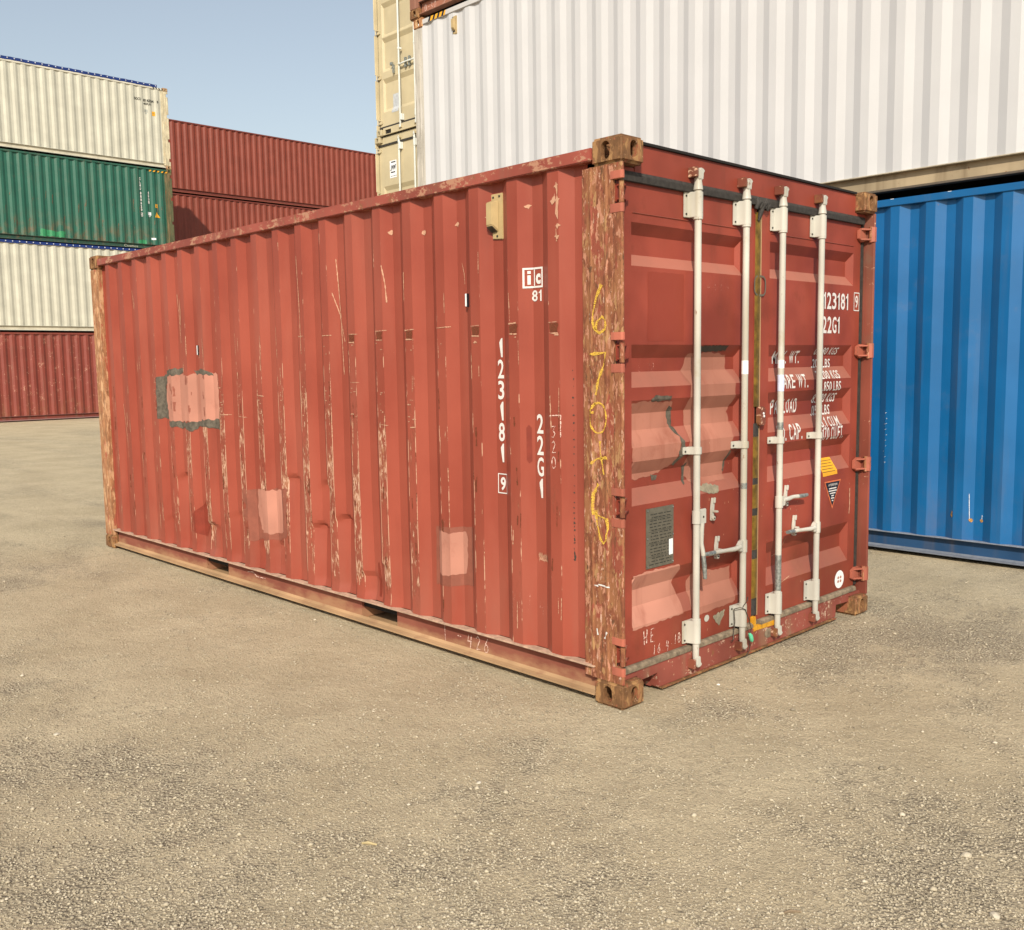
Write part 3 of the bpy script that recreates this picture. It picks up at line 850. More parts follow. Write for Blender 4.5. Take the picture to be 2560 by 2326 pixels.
# pink-painted repair collars above and below each hinge cut-out on the near post
for h in HINGES:
    build('hinge_pocket', MB().box(-0.085, -0.0615, 0.0305, 0.036, h - 0.055, h + 0.055), 'black', red, RO)  # black plate painted as the shade inside the cut-out
    for z0, z1 in ((h + 0.053, h + 0.088), (h - 0.092, h - 0.053)):
        build('hinge_lug', MB().prism([(-0.075, 0.0105), (-0.052, 0.0065), (-0.012, 0.0055), (-0.0005, 0.010), (-0.0005, 0.020), (-0.01, 0.0285), (-0.02, 0.011), (-0.075, 0.013)], z0, z1, 'z'), 'pink_fix', red, RO, 0.002)
    build('hinge_lug', MB().prism([(-0.06, W - 0.011), (-0.0005, W - 0.010), (-0.0005, W - 0.03), (-0.02, W - 0.04), (-0.06, W - 0.012)], h - 0.044, h + 0.044, 'z'), 'pink_fix', red, RO, 0.002)

RECS = [(2.235, 2.185, 2.095, 2.040), (1.682, 1.620, 1.556, 1.484), (1.424, 1.360, 1.282, 1.204), (1.138, 1.076, 1.008, 0.930), (0.590, 0.516, 0.434, 0.346)]
doors, DG = door_end(red, H, W, RO, rm, RECS, ROD_Y)
dl, dr = doors
# header gasket (two tones) and bottom gasket
build('gasket', MB().prism([(-0.085, 2.4560), (-0.0615, 2.4555), (-0.052, 2.438), (-0.055, 2.4085), (-0.0745, 2.4080), (-0.0745, 2.4155), (-0.085, 2.4155)], 0.03, 1.205, 'y'), 'rubber', dl.obj, RO, 0.002)
build('gasket', MB().prism([(-0.085, 2.4560), (-0.0615, 2.4555), (-0.052, 2.438), (-0.055, 2.4085), (-0.0745, 2.4080), (-0.0745, 2.4155), (-0.085, 2.4155)], 1.2055, 2.385, 'y'), 'rubber', dr.obj, RO, 0.002)
for d, a, b in ((dl, 0.03, 1.190), (dr, 1.250, 2.37)):
    build('gasket', MB().prism([(-0.085, 0.1715), (-0.060, 0.1695), (-0.050, 0.160), (-0.050, 0.142), (-0.085, 0.140)], a, b, 'y'), 'rubber_dusty', d.obj, RO, 0.002)
# sill with fork notches beside the castings
sp = [(0.163, 0.086), (0.325, 0.094), (0.332, 0.020), (W - 0.332, 0.020), (W - 0.325, 0.094), (W - 0.163, 0.086), (W - 0.163, 0.1395), (0.163, 0.1395)]
mb = MB().prism(sp, -0.10, -0.050, 'x')
build('door_sill', mb, 'red_sill', red, RO, 0.003)
build('sill_lip', MB().box(-0.12, -0.036, 0.345, W - 0.345, 0.012, 0.0195), 'cast', red, RO, 0.002)
build('sill_top', MB().box(-0.10, -0.045, 0.03, 0.163, 0.1195, 0.139), 'red_sill', red, RO, 0.002)
build('sill_top', MB().box(-0.10, -0.045, W - 0.163, W - 0.03, 0.1195, 0.139), 'red_sill', red, RO, 0.002)
for y0, y1 in ((0.333, 0.343), (W - 0.343, W - 0.333)):
    build('notch_side', MB().box(-0.20, -0.1005, y0, y1, 0.015, 0.115), 'red_sill', red, RO)
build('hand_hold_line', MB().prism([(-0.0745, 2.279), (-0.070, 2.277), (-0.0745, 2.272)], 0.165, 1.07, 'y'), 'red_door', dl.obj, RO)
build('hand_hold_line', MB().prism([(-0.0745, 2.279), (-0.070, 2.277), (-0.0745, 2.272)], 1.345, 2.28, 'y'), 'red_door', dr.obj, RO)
for d, left in ((dl, True), (dr, False)):
    for z in HINGES: hinge(d.obj, RO, z, left, rm, W)
for i, y in enumerate(ROD_Y):
    d = dl if i < 2 else dr
    lock_rod(d.obj, RO, y, 2.415, 0.180, rm, 1)
    for z0, z1 in ((2.290, 2.410), (0.186, 0.302)):
        rod_bracket(d.obj, RO, y, z0, z1, 'rod')
        bolt_heads('bolt_head', d.obj, RO, [(y - 0.050, z0 + 0.016), (y - 0.050, z1 - 0.018), (y + 0.031, z0 + 0.016), (y + 0.031, z1 - 0.018)])
    rod_bracket(d.obj, RO, y, 1.143, 1.180, 'rod')
    bolt_heads('bolt_head', d.obj, RO, [(y - 0.050, 1.158), (y + 0.031, 1.166)])
    cam_keeper(red, RO, y, 2.500, True, 'keeper', 'rod')
    cam_keeper(red, RO, y, 0.084, False, 'keeper', 'rod')

def handle_hub(d, y, z, sgn, vertical=False):
    mb = MB()
    mb.tube([(ROD_X, y, z - 0.034), (ROD_X, y, z + 0.034)], 0.0225, 14)
    if vertical: mb.box(ROD_X - 0.004, ROD_X + 0.010, y + 0.018, y + 0.072, z - 0.038, z + 0.038)
    else:
        mb.prism([(y, z - 0.030), (y + sgn * 0.045, z - 0.022), (y + sgn * 0.052, z + 0.010), (y + sgn * 0.030, z + 0.032), (y, z + 0.032)], ROD_X - 0.012, ROD_X + 0.014, 'x')
    build('handle_hub', mb, 'rod', d.obj, RO, 0.003, smooth=0.7)
def handle_bar(d, pts, grip):
    mb = MB().tube([(x, y, z) for x, y, z in pts], [0.013, 0.013, 0.011, 0.012, 0.012][:len(pts)], 10)
    mb.v = [(p[0], p[1], p[2]) for p in mb.v]
    build('door_handle', mb, 'rod', d.obj, RO, smooth=0.9)
    build('handle_grip', MB().tube(grip, [0.012, 0.0125, 0.010], 10), 'galv', d.obj, RO, smooth=0.9)
def retainer(d, y, z, lean=0.006):
    mb = MB()
    mb.prism([(y - 0.011, z - 0.06), (y + 0.009, z - 0.062), (y + 0.011, z - 0.02), (y + 0.011 + lean, z + 0.055), (y - 0.007 + lean, z + 0.058), (y - 0.011, z)], -0.073, -0.060, 'x')
    mb.tube([(-0.060, y - 0.001, z - 0.047), (-0.050, y - 0.001, z - 0.047)], 0.013, 12)
    mb.prism([(y - 0.002, z + 0.030), (y + 0.012, z + 0.030), (y + 0.016, z + 0.058), (y + 0.002, z + 0.060)], -0.0595, -0.052, 'x')
    mb.prism([(y - 0.008, z - 0.016), (y + 0.014, z - 0.018), (y + 0.016, z - 0.008), (y - 0.008, z - 0.004)], -0.0595, -0.036, 'x')
    build('handle_catch', mb, 'rod', d.obj, RO, 0.002)
    bolt_heads('catch_hole', d.obj, RO, [(y - 0.001, z - 0.047)], 'ink', 0.004, -0.0505)
hx = ROD_X + 0.006
handle_hub(dl, ROD_Y[0], 0.828, 1, True)
bolt_heads('bolt_head', dl.obj, RO, [(ROD_Y[0] + 0.046, 0.826)], 'ink', 0.006, ROD_X + 0.008)
handle_bar(dl, [(hx, 0.650, 0.795), (hx - 0.004, 0.651, 0.74), (hx - 0.006, 0.655, 0.69), (hx, 0.660, 0.645), (hx, 0.663, 0.628)], [(hx, 0.663, 0.628), (hx + 0.004, 0.667, 0.57), (hx + 0.006, 0.671, 0.508)])
handle_hub(dl, ROD_Y[1], 0.622, -1)
handle_bar(dl, [(hx, 1.000, 0.624), (hx - 0.002, 0.95, 0.618), (hx - 0.008, 0.88, 0.620), (hx - 0.008, 0.81, 0.624), (hx - 0.006, 0.77, 0.626)], [(hx - 0.006, 0.77, 0.626), (hx, 0.72, 0.628), (hx + 0.002, 0.672, 0.632)])
retainer(dl, 0.800, 0.845)
retainer(dl, 0.838, 0.640)
handle_hub(dr, ROD_Y[2], 0.818, 1)
handle_bar(dr, [(hx, 1.425, 0.826), (hx - 0.002, 1.48, 0.826), (hx - 0.008, 1.54, 0.830), (hx - 0.008, 1.58, 0.828), (hx - 0.008, 1.60, 0.827)], [(hx - 0.008, 1.60, 0.827), (hx - 0.004, 1.645, 0.826), (hx + 0.002, 1.685, 0.828)])
retainer(dr, 1.520, 0.838)
handle_hub(dr, ROD_Y[3], 0.622, -1)
handle_bar(dr, [(hx, 1.780, 0.624), (hx - 0.002, 1.73, 0.622), (hx - 0.008, 1.66, 0.626), (hx - 0.008, 1.60, 0.630), (hx - 0.008, 1.56, 0.631)], [(hx - 0.008, 1.56, 0.631), (hx - 0.004, 1.52, 0.634), (hx, 1.476, 0.637)])
retainer(dr, 1.615, 0.655)
# worn bands and stickers on the rods
for i, z0, z1, m in ((1, 1.53, 1.60, 'sticker_w'), (2, 1.555, 1.60, 'sticker_w'), (2, 1.43, 1.52, 'sticker_b')):
    build('rod_sleeve', MB().tube([(ROD_X, ROD_Y[i], z0), (ROD_X, ROD_Y[i], z1)], 0.0183, 14), m, (dl if i < 2 else dr).obj, RO, smooth=0.8)
for i, z0, z1 in ((2, 0.32, 0.52), (1, 0.93, 0.96), (2, 1.22, 1.26)):
    build('rod_sleeve', MB().tube([(ROD_X, ROD_Y[i], z0), (ROD_X, ROD_Y[i], z1)], 0.0181, 14), 'galv', (dl if i < 2 else dr).obj, RO, smooth=0.8)

# seam between the leaves: amber tape, torn black rubber, lock box
seam = MB(); z = 0.15
build('door_gap', MB().box(-0.11, -0.085, 1.2035, 1.2355, DG['bot'], DG['top']), 'black', dr.obj, RO)
for z0, z1, m in ((0.205, 0.30, 'rubber'), (0.30, 0.52, 'tape'), (0.52, 0.57, 'rubber'), (0.57, 0.76, 'tape'), (0.76, 0.80, 'rubber'), (0.80, 0.93, 'tape'), (0.93, 0.965, 'rubber'), (0.965, 1.19, 'tape'), (1.19, 1.262, 'rubber'), (1.352, 2.375, 'tape')):
    build('seam_tape', MB().prism([(-0.0745, 1.188), (-0.070, 1.190), (-0.067, 1.200), (-0.066, 1.215), (-0.067, 1.230), (-0.070, 1.238), (-0.0745, 1.240)], z0 + 0.0005, z1, 'z'), m, dr.obj, RO, smooth=0.7)
for y0 in (1.2046, 1.2336):
    build('seam_edge', MB().box(-0.0745, -0.0690, 1.2408, 1.2460, 0.20, 2.36) if y0 > 1.22 else MB().box(-0.0745, -0.0715, 1.182, 1.1870, 0.20, 2.36), 'dust' if y0 > 1.22 else 'red_door', dr.obj, RO)
build('seam_tape', MB().prism([(1.176, 0.118), (1.202, 0.122), (1.428, 0.114), (1.428, 0.150), (1.205, 0.148), (1.200, 0.205), (1.176, 0.202)], -0.0725, -0.0475, 'x'), 'tape_y', dr.obj, RO, 0.003)
mb = MB()
for k in range(7):
    y = 1.170 + 0.017 * k; zz = 2.418 + 0.006 * math.sin(k * 1.7); hh = 0.024 + 0.006 * math.cos(k * 2.3)
    mb.tube([(-0.058, y, zz - hh), (-0.050, y + 0.006, zz), (-0.058, y + 0.010, zz + hh * 0.9)], [0.011, 0.016, 0.011], 7)
mb.tube([(-0.062, 1.20, 2.33), (-0.058, 1.212, 2.37), (-0.056, 1.222, 2.40)], [0.006, 0.013, 0.016], 7)
build('torn_gasket', mb, 'rubber', dr.obj, RO, smooth=1.2)
build('lock_box', MB().prism([(1.212, 1.262), (1.224, 1.248), (1.262, 1.248), (1.272, 1.262), (1.272, 1.335), (1.258, 1.352), (1.222, 1.352), (1.212, 1.340)], -0.074, -0.045, 'x'), 'keeper', dr.obj, RO, 0.004)
bolt_heads('lock_keyhole', dr.obj, RO, [(1.245, 1.315), (1.250, 1.300)], 'sticker_w', 0.007, -0.046)
DOORS_X = lambda d, off=0.002: (lambda u, v: (d.x(u, v) + off, u, v))
def ddec(name, d, vf, mat, off=0.002, label=None):
    return decal(name, vf, mat, d.obj, DOORS_X(d, off), d.ys(), d.zs(), RO, label)
flat = type('F', (), {})()
def ring(y0, y1, z0, z1, w):
    n = 20; P = []
    for i in range(n + 1):
        a = 2 * math.pi * i / n; c, s = math.cos(a), math.sin(a)
        k = 1 / (abs(c) ** 4 + abs(s) ** 4) ** 0.25
        P.append(((y0 + y1) / 2 + (y1 - y0) / 2 * c * k, (z0 + z1) / 2 + (z1 - z0) / 2 * s * k))
    return stroke2d(P, w, 0.05)
decal('seal_ring', ring(1.178, 1.285, 1.945, 2.045, 0.010), 'plate', dr.obj, lambda u, v: (-0.0665, u, v), [], [], RO)  # flat brownish outline painted as the shading of an imprint

# painted imprint shade etc. done; lettering on the doors
def dtext(d, txt, u0, u1, v0, v1, bold=0.02, mat='white_ink'):
    return ddec('lettering', d, block_text(txt, u0, u1, v0, v1, bold), mat)
dtext(dr, '123181', 1.925, 2.232, 1.893, 1.990, 0.018)
dtext(dr, '22G1', 1.920, 2.130, 1.752, 1.850, 0.018)
dtext(dr, '9', 2.318, 2.352, 1.908, 1.984, 0.018)
ddec('lettering_box', dr, frame2d(2.3005, 2.370, 1.890, 2.002, 0.006), 'white_ink')
for txt, u0, u1, v0, v1 in (('MAX. WT.', 1.436, 1.728, 1.580, 1.650), ('TARE WT.', 1.452, 1.771, 1.440, 1.517), ('PAYLOAD', 1.424, 1.708, 1.299, 1.380), ('CU. CAP.', 1.436, 1.713, 1.147, 1.237),
                           ('0.480 KGS', 1.878, 2.151, 1.627, 1.668), ('.200 LBS', 1.868, 2.091, 1.551, 1.602), ('2.200 KGS', 1.882, 2.157, 1.484, 1.533), ('4.850 LBS', 1.905, 2.160, 1.412, 1.468),
                           ('8.200 KGS', 1.876, 2.153, 1.344, 1.397), ('.050 LBS', 1.868, 2.096, 1.270, 1.328), ('33.1 CU.M.', 1.900, 2.176, 1.198, 1.257), ('1.170 CU.FT.', 1.905, 2.206, 1.119, 1.196)):
    dtext(dr, txt, u0, u1, v0, v1, 0.012)
# primer patches and putty on the left leaf
LP = 'pale pink primer patch with brushed edges'
ddec('primer_patch', dl, poly2d(rough_poly([(0.165, 1.407), (0.234, 1.418), (0.338, 1.413), (0.486, 1.407), (0.5, 1.358), (0.48, 1.326), (0.515, 1.274), (0.546, 1.23), (0.536, 1.172), (0.502, 1.099), (0.392, 1.062), (0.26, 1.05), (0.162, 1.044)], 0.005, 0.015)), 'pink2', 0.0015, LP)
ddec('putty_smear', dl, poly2d(rough_poly([(0.473, 1.393), (0.514, 1.374), (0.514, 1.291), (0.578, 1.211), (0.579, 1.152), (0.516, 1.089), (0.495, 1.099), (0.536, 1.172), (0.546, 1.23), (0.476, 1.302), (0.469, 1.352)], 0.006, 0.015)), 'putty', 0.0022)
ddec('putty_smear', dl, poly2d(rough_poly([(0.305, 1.428), (0.338, 1.442), (0.380, 1.436), (0.466, 1.438), (0.459, 1.412), (0.312, 1.417)], 0.004, 0.015)), 'putty', 0.0022)
ddec('putty_smear', dl, poly2d(rough_poly([(0.345, 1.06), (0.40, 1.055), (0.39, 1.035), (0.36, 1.03)], 0.003, 0.01)), 'putty', 0.0022)
ddec('primer_patch', dl, poly2d(rough_poly([(0.632, 1.635), (0.786, 1.645), (0.97, 1.633), (0.979, 1.549), (1.019, 1.504), (1.021, 1.388), (0.99, 1.336), (1.024, 1.262), (0.978, 1.14), (0.955, 1.033), (0.964, 0.983), (0.824, 0.974), (0.703, 0.969), (0.615, 1.029), (0.6, 1.116), (0.621, 1.234), (0.613, 1.353), (0.626, 1.471), (0.59, 1.556)], 0.006, 0.02)), 'pink2', 0.0015, LP)
ddec('black_smear', dl, poly2d(rough_poly([(0.708, 1.676), (0.953, 1.680), (0.946, 1.653), (0.816, 1.648), (0.712, 1.647)], 0.003, 0.01)), 'blacksmear', 0.0022)
ddec('putty_smear', dl, poly2d(rough_poly([(0.696, 0.968), (0.793, 0.976), (0.886, 0.955), (0.855, 0.918), (0.779, 0.922), (0.704, 0.951)], 0.005, 0.015)), 'putty_l', 0.0022)
ddec('putty_smear', dl, poly2d(rough_poly([(0.975, 1.14), (0.995, 1.12), (0.965, 1.02), (0.955, 1.03)], 0.004, 0.012)), 'putty', 0.0022)
ddec('putty_smear', dl, poly2d(rough_poly([(0.595, 1.08), (0.625, 1.10), (0.615, 0.99), (0.60, 0.985)], 0.004, 0.012)), 'putty', 0.0022)
ddec('primer_patch', dl, poly2d(rough_poly([(0.166, 0.597), (0.339, 0.602), (0.532, 0.6), (0.554, 0.567), (0.519, 0.503), (0.555, 0.445), (0.569, 0.398), (0.565, 0.342), (0.394, 0.337), (0.165, 0.333)], 0.004, 0.02)), 'pink', 0.0015, LP)
ddec('primer_patch', dl, poly2d(rough_poly([(0.723, 0.545), (0.884, 0.504), (1.035, 0.505), (1.030, 0.325), (1.003, 0.314), (0.863, 0.311), (0.640, 0.302), (0.645, 0.40), (0.64, 0.49)], 0.004, 0.02)), 'pink2', 0.0015, LP)
ddec('putty_smear', dl, poly2d(rough_poly([(0.825, 0.278), (0.935, 0.289), (0.911, 0.242), (0.88, 0.212), (0.848, 0.236)], 0.006, 0.012)), 'putty_l', 0.0022)
ddec('bare_spot', dl, poly2d(arc(0.768, 0.275, 0.022, 0.018, 0, 340, 12)), 'rod', 0.0022)
M['touch'] = paint('resprayed_red', (0.234, 0.042, 0.024), 0.48, 0.10, dirt=0.1, spec=0.25)
ddec('resprayed_panel', dl, poly2d(rough_poly([(0.28, 2.02), (0.56, 2.02), (0.56, 1.70), (0.28, 1.70)], 0.002, 0.03)), 'touch', 0.0012)
# chalk on the doors
def chalk_word(d, u0, v0, h, glyphs, w=0.006, mat='chalk_w', step=0.62):
    """glyphs: lists of polylines in a unit cell"""
    items = []; u = u0
    for gl in glyphs:
        for pl in gl: items.append(stroke2d([(u + a * h * 0.6, v0 + b * h) for a, b in pl], w, 0.25))
        u += h * step
    return ddec('chalk_writing', d, merge2d(items), mat, 0.003)
G = {'w': [[(0, .9), (.2, .1), (.45, .7), (.7, .1), (.95, .9)]], 'a': [arc(.45, .4, .38, .35, 40, 400, 10), [(.8, .75), (.85, .1)]], 's': [[(.8, .8), (.3, .85), (.25, .5), (.75, .4), (.7, .1), (.2, .08)]],
     'h': [[(.2, 1.2), (.15, .1)], [(.15, .5), (.5, .75), (.7, .5), (.75, .1)]], '8': [arc(.45, .75, .25, .25, -80, 270, 10) + arc(.45, .25, .3, .26, 90, -260, 10)], '7': [[(.1, .95), (.8, .95), (.35, 0)]],
     '-': [[(.1, .5), (.7, .55)]], 'H': [[(.1, 1), (.2, 0)], [(.7, 1.05), (.6, .1)], [(.15, .5), (.65, .58)]], 'E': [[(.75, 1), (.2, .95), (.15, .1), (.8, .05)], [(.2, .5), (.6, .55)]],
     '1': [[(.5, 1), (.35, 0)]], '6': [[(.7, 1), (.25, .5)] + arc(.45, .28, .28, .27, 160, 500, 12)], '.': [[(.3, .1), (.4, .12)]], '4': [[(.3, 1), (.1, .45), (.75, .5)], [(.7, .9), (.5, -.1)]],
     '2': [[(.15, .8), (.45, 1), (.75, .75), (.2, .05), (.85, .1)]], '0': [arc(.45, .5, .32, .46, 60, 425, 16)], '3': [[(.2, .9), (.75, .95), (.4, .58), (.75, .35), (.45, .03), (.15, .1)]]}
chalk_word(dl, 0.755, 1.955, 0.035, [G[c] for c in 'wash'], 0.003, 'chalk_f', 1.6)
chalk_word(dl, 0.252, 1.556, 0.040, [G[c] for c in '8-78'], 0.0035, 'chalk_f', 0.85)
chalk_word(dl, 0.240, 0.245, 0.070, [G[c] for c in 'HE'], 0.0065, 'chalk_w', 0.75)
chalk_word(dl, 0.315, 0.182, 0.048, [G['1'], G['6'], G['.'], G['4']], 0.005, 'chalk_w', 0.72)
chalk_word(dl, 0.455, 0.200, 0.048, [G['.'], G['1'], G['8']], 0.005, 'chalk_w', 0.62)
chalk_word(dr, 1.46, 0.345, 0.03, [G['0'], G['2']], 0.003, 'chalk_f', 1.2)
ddec('scratch_mark', dr, merge2d([stroke2d([(1.545, 0.585), (1.55, 0.53), (1.535, 0.505), (1.46, 0.492)], 0.004, 0.2), stroke2d([(2.30, 0.80), (2.303, 0.70), (2.296, 0.64)], 0.008, 0.3), stroke2d([(1.46, 0.33), (1.56, 0.352), (1.60, 0.36)], 0.004, 0.2)]), 'scratch')
it = []
for k in range(60):
    y = rng.choice([rng.uniform(0.7, 1.15), rng.uniform(1.25, 2.33), rng.uniform(1.42, 1.75)]); z = rng.choice([rng.uniform(0.2, 1.2), rng.uniform(0.55, 0.95)])
    a = rng.uniform(-1.9, -1.2); l = rng.uniform(0.004, 0.014)
    it.append(stroke2d([(y, z), (y + l * math.cos(a), z + l * math.sin(a))], rng.uniform(0.002, 0.004), 0.2))
ddec('paint_chip', dr, merge2d([i for i in it if i[0][0][0] > 1.24]), 'scratch')['kind'] = 'stuff'
ddec('paint_chip', dl, merge2d([i for i in it if i[0][0][0] < 1.2]), 'scratch')['kind'] = 'stuff'

# data plate, stickers
dp = build('data_plate', MB().box(-0.0748, -0.070, 0.262, 0.478, 0.613, 0.905), 'plate', dl.obj, RO, 0.0015)
it = []
for r in range(17):
    z = 0.872 - r * 0.0152; u = 0.283 + rng.uniform(0, 0.02)
    while u < 0.455:
        l = rng.uniform(0.008, 0.035)
        it.append(rect2d(u, min(u + l, 0.458), z, z + 0.0045)); u += l + rng.uniform(0.004, 0.014)
    if r % 4 == 1: it.append(rect2d(0.275, 0.465, z - 0.006, z - 0.0045))
decal('plate_print', merge2d(it), 'ink', dp, lambda u, v: (-0.0693, u, v), [], [], RO)
decal('barcode_sticker', rect2d(0.438, 0.470, 0.660, 0.738), 'sticker_w', dp, lambda u, v: (-0.0688, u, v), [], [], RO)
bolt_heads('rivet', dp, RO, [(0.270, 0.895), (0.470, 0.895), (0.270, 0.76), (0.470, 0.76), (0.270, 0.625), (0.470, 0.625)], 'galv', 0.004, -0.0698)
ddec('yellow_sticker', dr, poly2d([(1.928, 1.008), (2.108, 1.008), (2.138, 0.905), (1.962, 0.900)][::1]), 'sticker_y')
ddec('sticker_print', dr, merge2d([rect2d(1.958, 2.105 - 0.01 * (k % 2), 0.990 - 0.016 * k, 0.993 - 0.016 * k) for k in range(5)]), 'ink', 0.003)
ddec('warning_triangle', dr, poly2d([(1.978, 0.868), (2.184, 0.868), (2.080, 0.695)]), 'sticker_o')
ddec('warning_triangle_face', dr, poly2d([(1.992, 0.860), (2.170, 0.860), (2.080, 0.711)]), 'sticker_k', 0.003)
ddec('lettering', dr, merge2d([text_box('ATTENTION', 2.025, 2.135, 0.836, 0.850, 0.01)] + [rect2d(2.080 - w, 2.080 + w, z, z + 0.007) for w, z in ((0.045, 0.818), (0.050, 0.803), (0.035, 0.788), (0.016, 0.773), (0.020, 0.758), (0.010, 0.743))]), 'white_ink', 0.004)
ddec('round_sticker', dr, poly2d(arc(2.190, 0.240, 0.058, 0.056, 0, 345, 23)), 'sticker_w')
ddec('sticker_print', dr, merge2d([poly2d(arc(2.175 + 0.03 * (k % 2), 0.252 - 0.024 * (k // 2), 0.011, 0.009, 0, 330, 10)) for k in range(4)]), 'pink', 0.003)
it = [poly2d(arc(1.335, 0.085, 0.045, 0.028, 0, 345, 16))]
decal('white_splash', merge2d(it), 'rubber_dusty', red, lambda u, v: (-0.0475, u, v), [], [], RO)
it = []
for k in range(46):
    y = rng.uniform(0.36, W - 0.36); z = rng.uniform(0.03, 0.13); l = rng.uniform(0.004, 0.02)
    it.append(poly2d(rough_poly([(y, z), (y + l, z + 0.003), (y + l * 0.8, z + 0.010), (y + 0.002, z + 0.008)], 0.002, 0.006)))
decal('paint_chip', merge2d(it), 'scratch', red, lambda u, v: (-0.0478, u, v), [], [], RO, None, 'stuff')

# ---- lettering, vent and wear on the long side
for k, c in enumerate('123181'):
    t0 = 1.732 - 0.1074 * k
    w0 = 0.012 if c == '1' else 0.0
    sdec('lettering', block_text(c, -0.861 + w0, -0.817 - w0 * 0.3, t0 - 0.096, t0, 0.018), 'white_ink', fine=False)
sdec('lettering', text_box('9', -0.855, -0.815, 0.952, 1.022, 0.03), 'white_ink', fine=False)
sdec('lettering_box', frame2d(-0.874, -0.800, 0.936, 1.040, 0.0055), 'white_ink', fine=False)
for k, c in enumerate('22G1'):
    t0 = 1.354 - 0.1065 * k; w0 = 0.012 if c == '1' else 0.0
    sdec('lettering', block_text(c, -0.586 + w0, -0.542 - w0 * 0.3, t0 - 0.096, t0, 0.018), 'white_ink', fine=False)
# boxed two-letter mark
sdec('lettering_box', merge2d([frame2d(-0.648, -0.534, 1.968, 2.066, 0.009), rect2d(-0.594, -0.587, 1.978, 2.056)]), 'white_ink', fine=False)
sdec('lettering', merge2d([rect2d(-0.626, -0.611, 1.985, 2.030), rect2d(-0.626, -0.611, 2.037, 2.051)]), 'white_ink', fine=False)
sdec('lettering', text_box('c', -0.581, -0.548, 1.985, 2.036, 0.05), 'white_ink', fine=False)
sdec('lettering', block_text('81', -0.606, -0.540, 1.903, 1.957, 0.018), 'white_ink', fine=False)
vx0, vx1 = -0.888, -0.800
yb = 0.055
vp = build('vent', MB().prism([(vx0 + 0.012, 2.228), (vx1, 2.222), (vx1, 2.449), (vx0 + 0.004, 2.449)], yb - 0.010, yb - 0.001, 'y'), 'vent', wall, RO, 0.003)
mb = MB().add([(vx0 + 0.002, yb - 0.010, 2.262), (vx1 - 0.028, yb - 0.010, 2.262), (vx1 - 0.028, yb - 0.010, 2.418), (vx0 + 0.002, yb - 0.010, 2.418),
               (vx0 + 0.002, yb - 0.046, 2.292), (vx1 - 0.040, yb - 0.046, 2.292), (vx1 - 0.040, yb - 0.046, 2.404), (vx0 + 0.002, yb - 0.046, 2.404)],
              [(0, 1, 2, 3), (4, 7, 6, 5), (0, 4, 5, 1), (1, 5, 6, 2), (2, 6, 7, 3), (3, 7, 4, 0)])
build('vent_hood', mb, 'vent', vp, RO, 0.004)
mb = MB()
for k in range(6):
    q = (k + 0.5) / 6.5
    z = 2.262 + 0.030 * q; y = yb - 0.010 - 0.036 * q
    mb.box(vx0 + 0.008, vx1 - 0.038, y - 0.0045, y - 0.0005, z - 0.0042, z - 0.0012)
build('vent_louvre', mb, 'ink', vp, RO)
mb = MB()
for x, z in ((vx0 + 0.022, 2.432), (vx1 - 0.022, 2.434), ((vx0 + vx1) / 2 + 0.004, 2.240)): mb.tube([(x, yb - 0.0098, z), (x, yb - 0.0125, z)], 0.006, 8)
build('vent_screw', mb, 'ink', vp, RO)
for x, z0, z1 in ((-1.062, 1.902, 1.968), (-4.150, 1.700, 1.772)):
    yy = side_y(x, z0)
    mp = build('marker_strip', MB().box(x - 0.010, x + 0.004, yy - 0.016, yy - 0.001, z0, z1), 'sticker_w', wall, RO, 0.002)
    build('marker_edge', MB().box(x + 0.0045, x + 0.012, yy - 0.016, yy - 0.001, z0 - 0.003, z1), 'sticker_k', mp, RO)

P1 = [(-4.729, 1.498), (-4.671, 1.553), (-4.354, 1.558), (-4.309, 1.537), (-4.212, 1.568), (-3.825, 1.562), (-3.798, 1.517), (-3.792, 1.365), (-3.806, 1.223), (-4.024, 1.216), (-4.185, 1.185), (-4.347, 1.195), (-4.641, 1.185), (-4.739, 1.204), (-4.76, 1.348)]
sdec('primer_patch', poly2d(rough_poly(P1, 0.010, 0.025)), 'pink', 0.0028, 'large pale pink primer patch with dark grey brushed border')
for P in ([(-4.839, 1.542), (-4.722, 1.553), (-4.591, 1.602), (-4.42, 1.601), (-4.401, 1.568), (-4.66, 1.536), (-4.739, 1.459), (-4.743, 1.348), (-4.717, 1.205), (-4.856, 1.201), (-4.853, 1.324), (-4.856, 1.403)],
          [(-4.231, 1.584), (-4.052, 1.592), (-3.944, 1.567), (-3.927, 1.546), (-4.033, 1.557), (-4.19, 1.553)],
          [(-4.653, 1.190), (-4.445, 1.186), (-4.349, 1.184), (-4.14, 1.196), (-4.113, 1.229), (-4.07, 1.214), (-3.806, 1.228), (-3.812, 1.162), (-3.899, 1.148), (-4.029, 1.164), (-4.187, 1.164), (-4.263, 1.113), (-4.353, 1.141), (-4.45, 1.137), (-4.621, 1.142)]):
    sdec('putty_smear', poly2d(rough_poly(P, 0.008, 0.02)), 'putty', 0.0036)
it = []
for xx in (-4.565, -4.29, -4.01):
    for k in range(5):
        z = rng.uniform(1.22, 1.53); x = xx + rng.uniform(-0.03, 0.03); l = rng.uniform(0.02, 0.08)
        it.append(stroke2d([(x, z), (x + rng.uniform(-.006, .006), min(1.55, z + l))], rng.uniform(0.006, 0.016), 0.4))
sdec('putty_smear', merge2d(it), 'brownpatch', 0.0036)
sdec('overpaint', poly2d(rough_poly([(-3.52, .735), (-2.915, .785), (-2.93, .45), (-3.2, .40), (-3.545, .363)], 0.012, 0.03)), 'brownpatch', 0.0018)
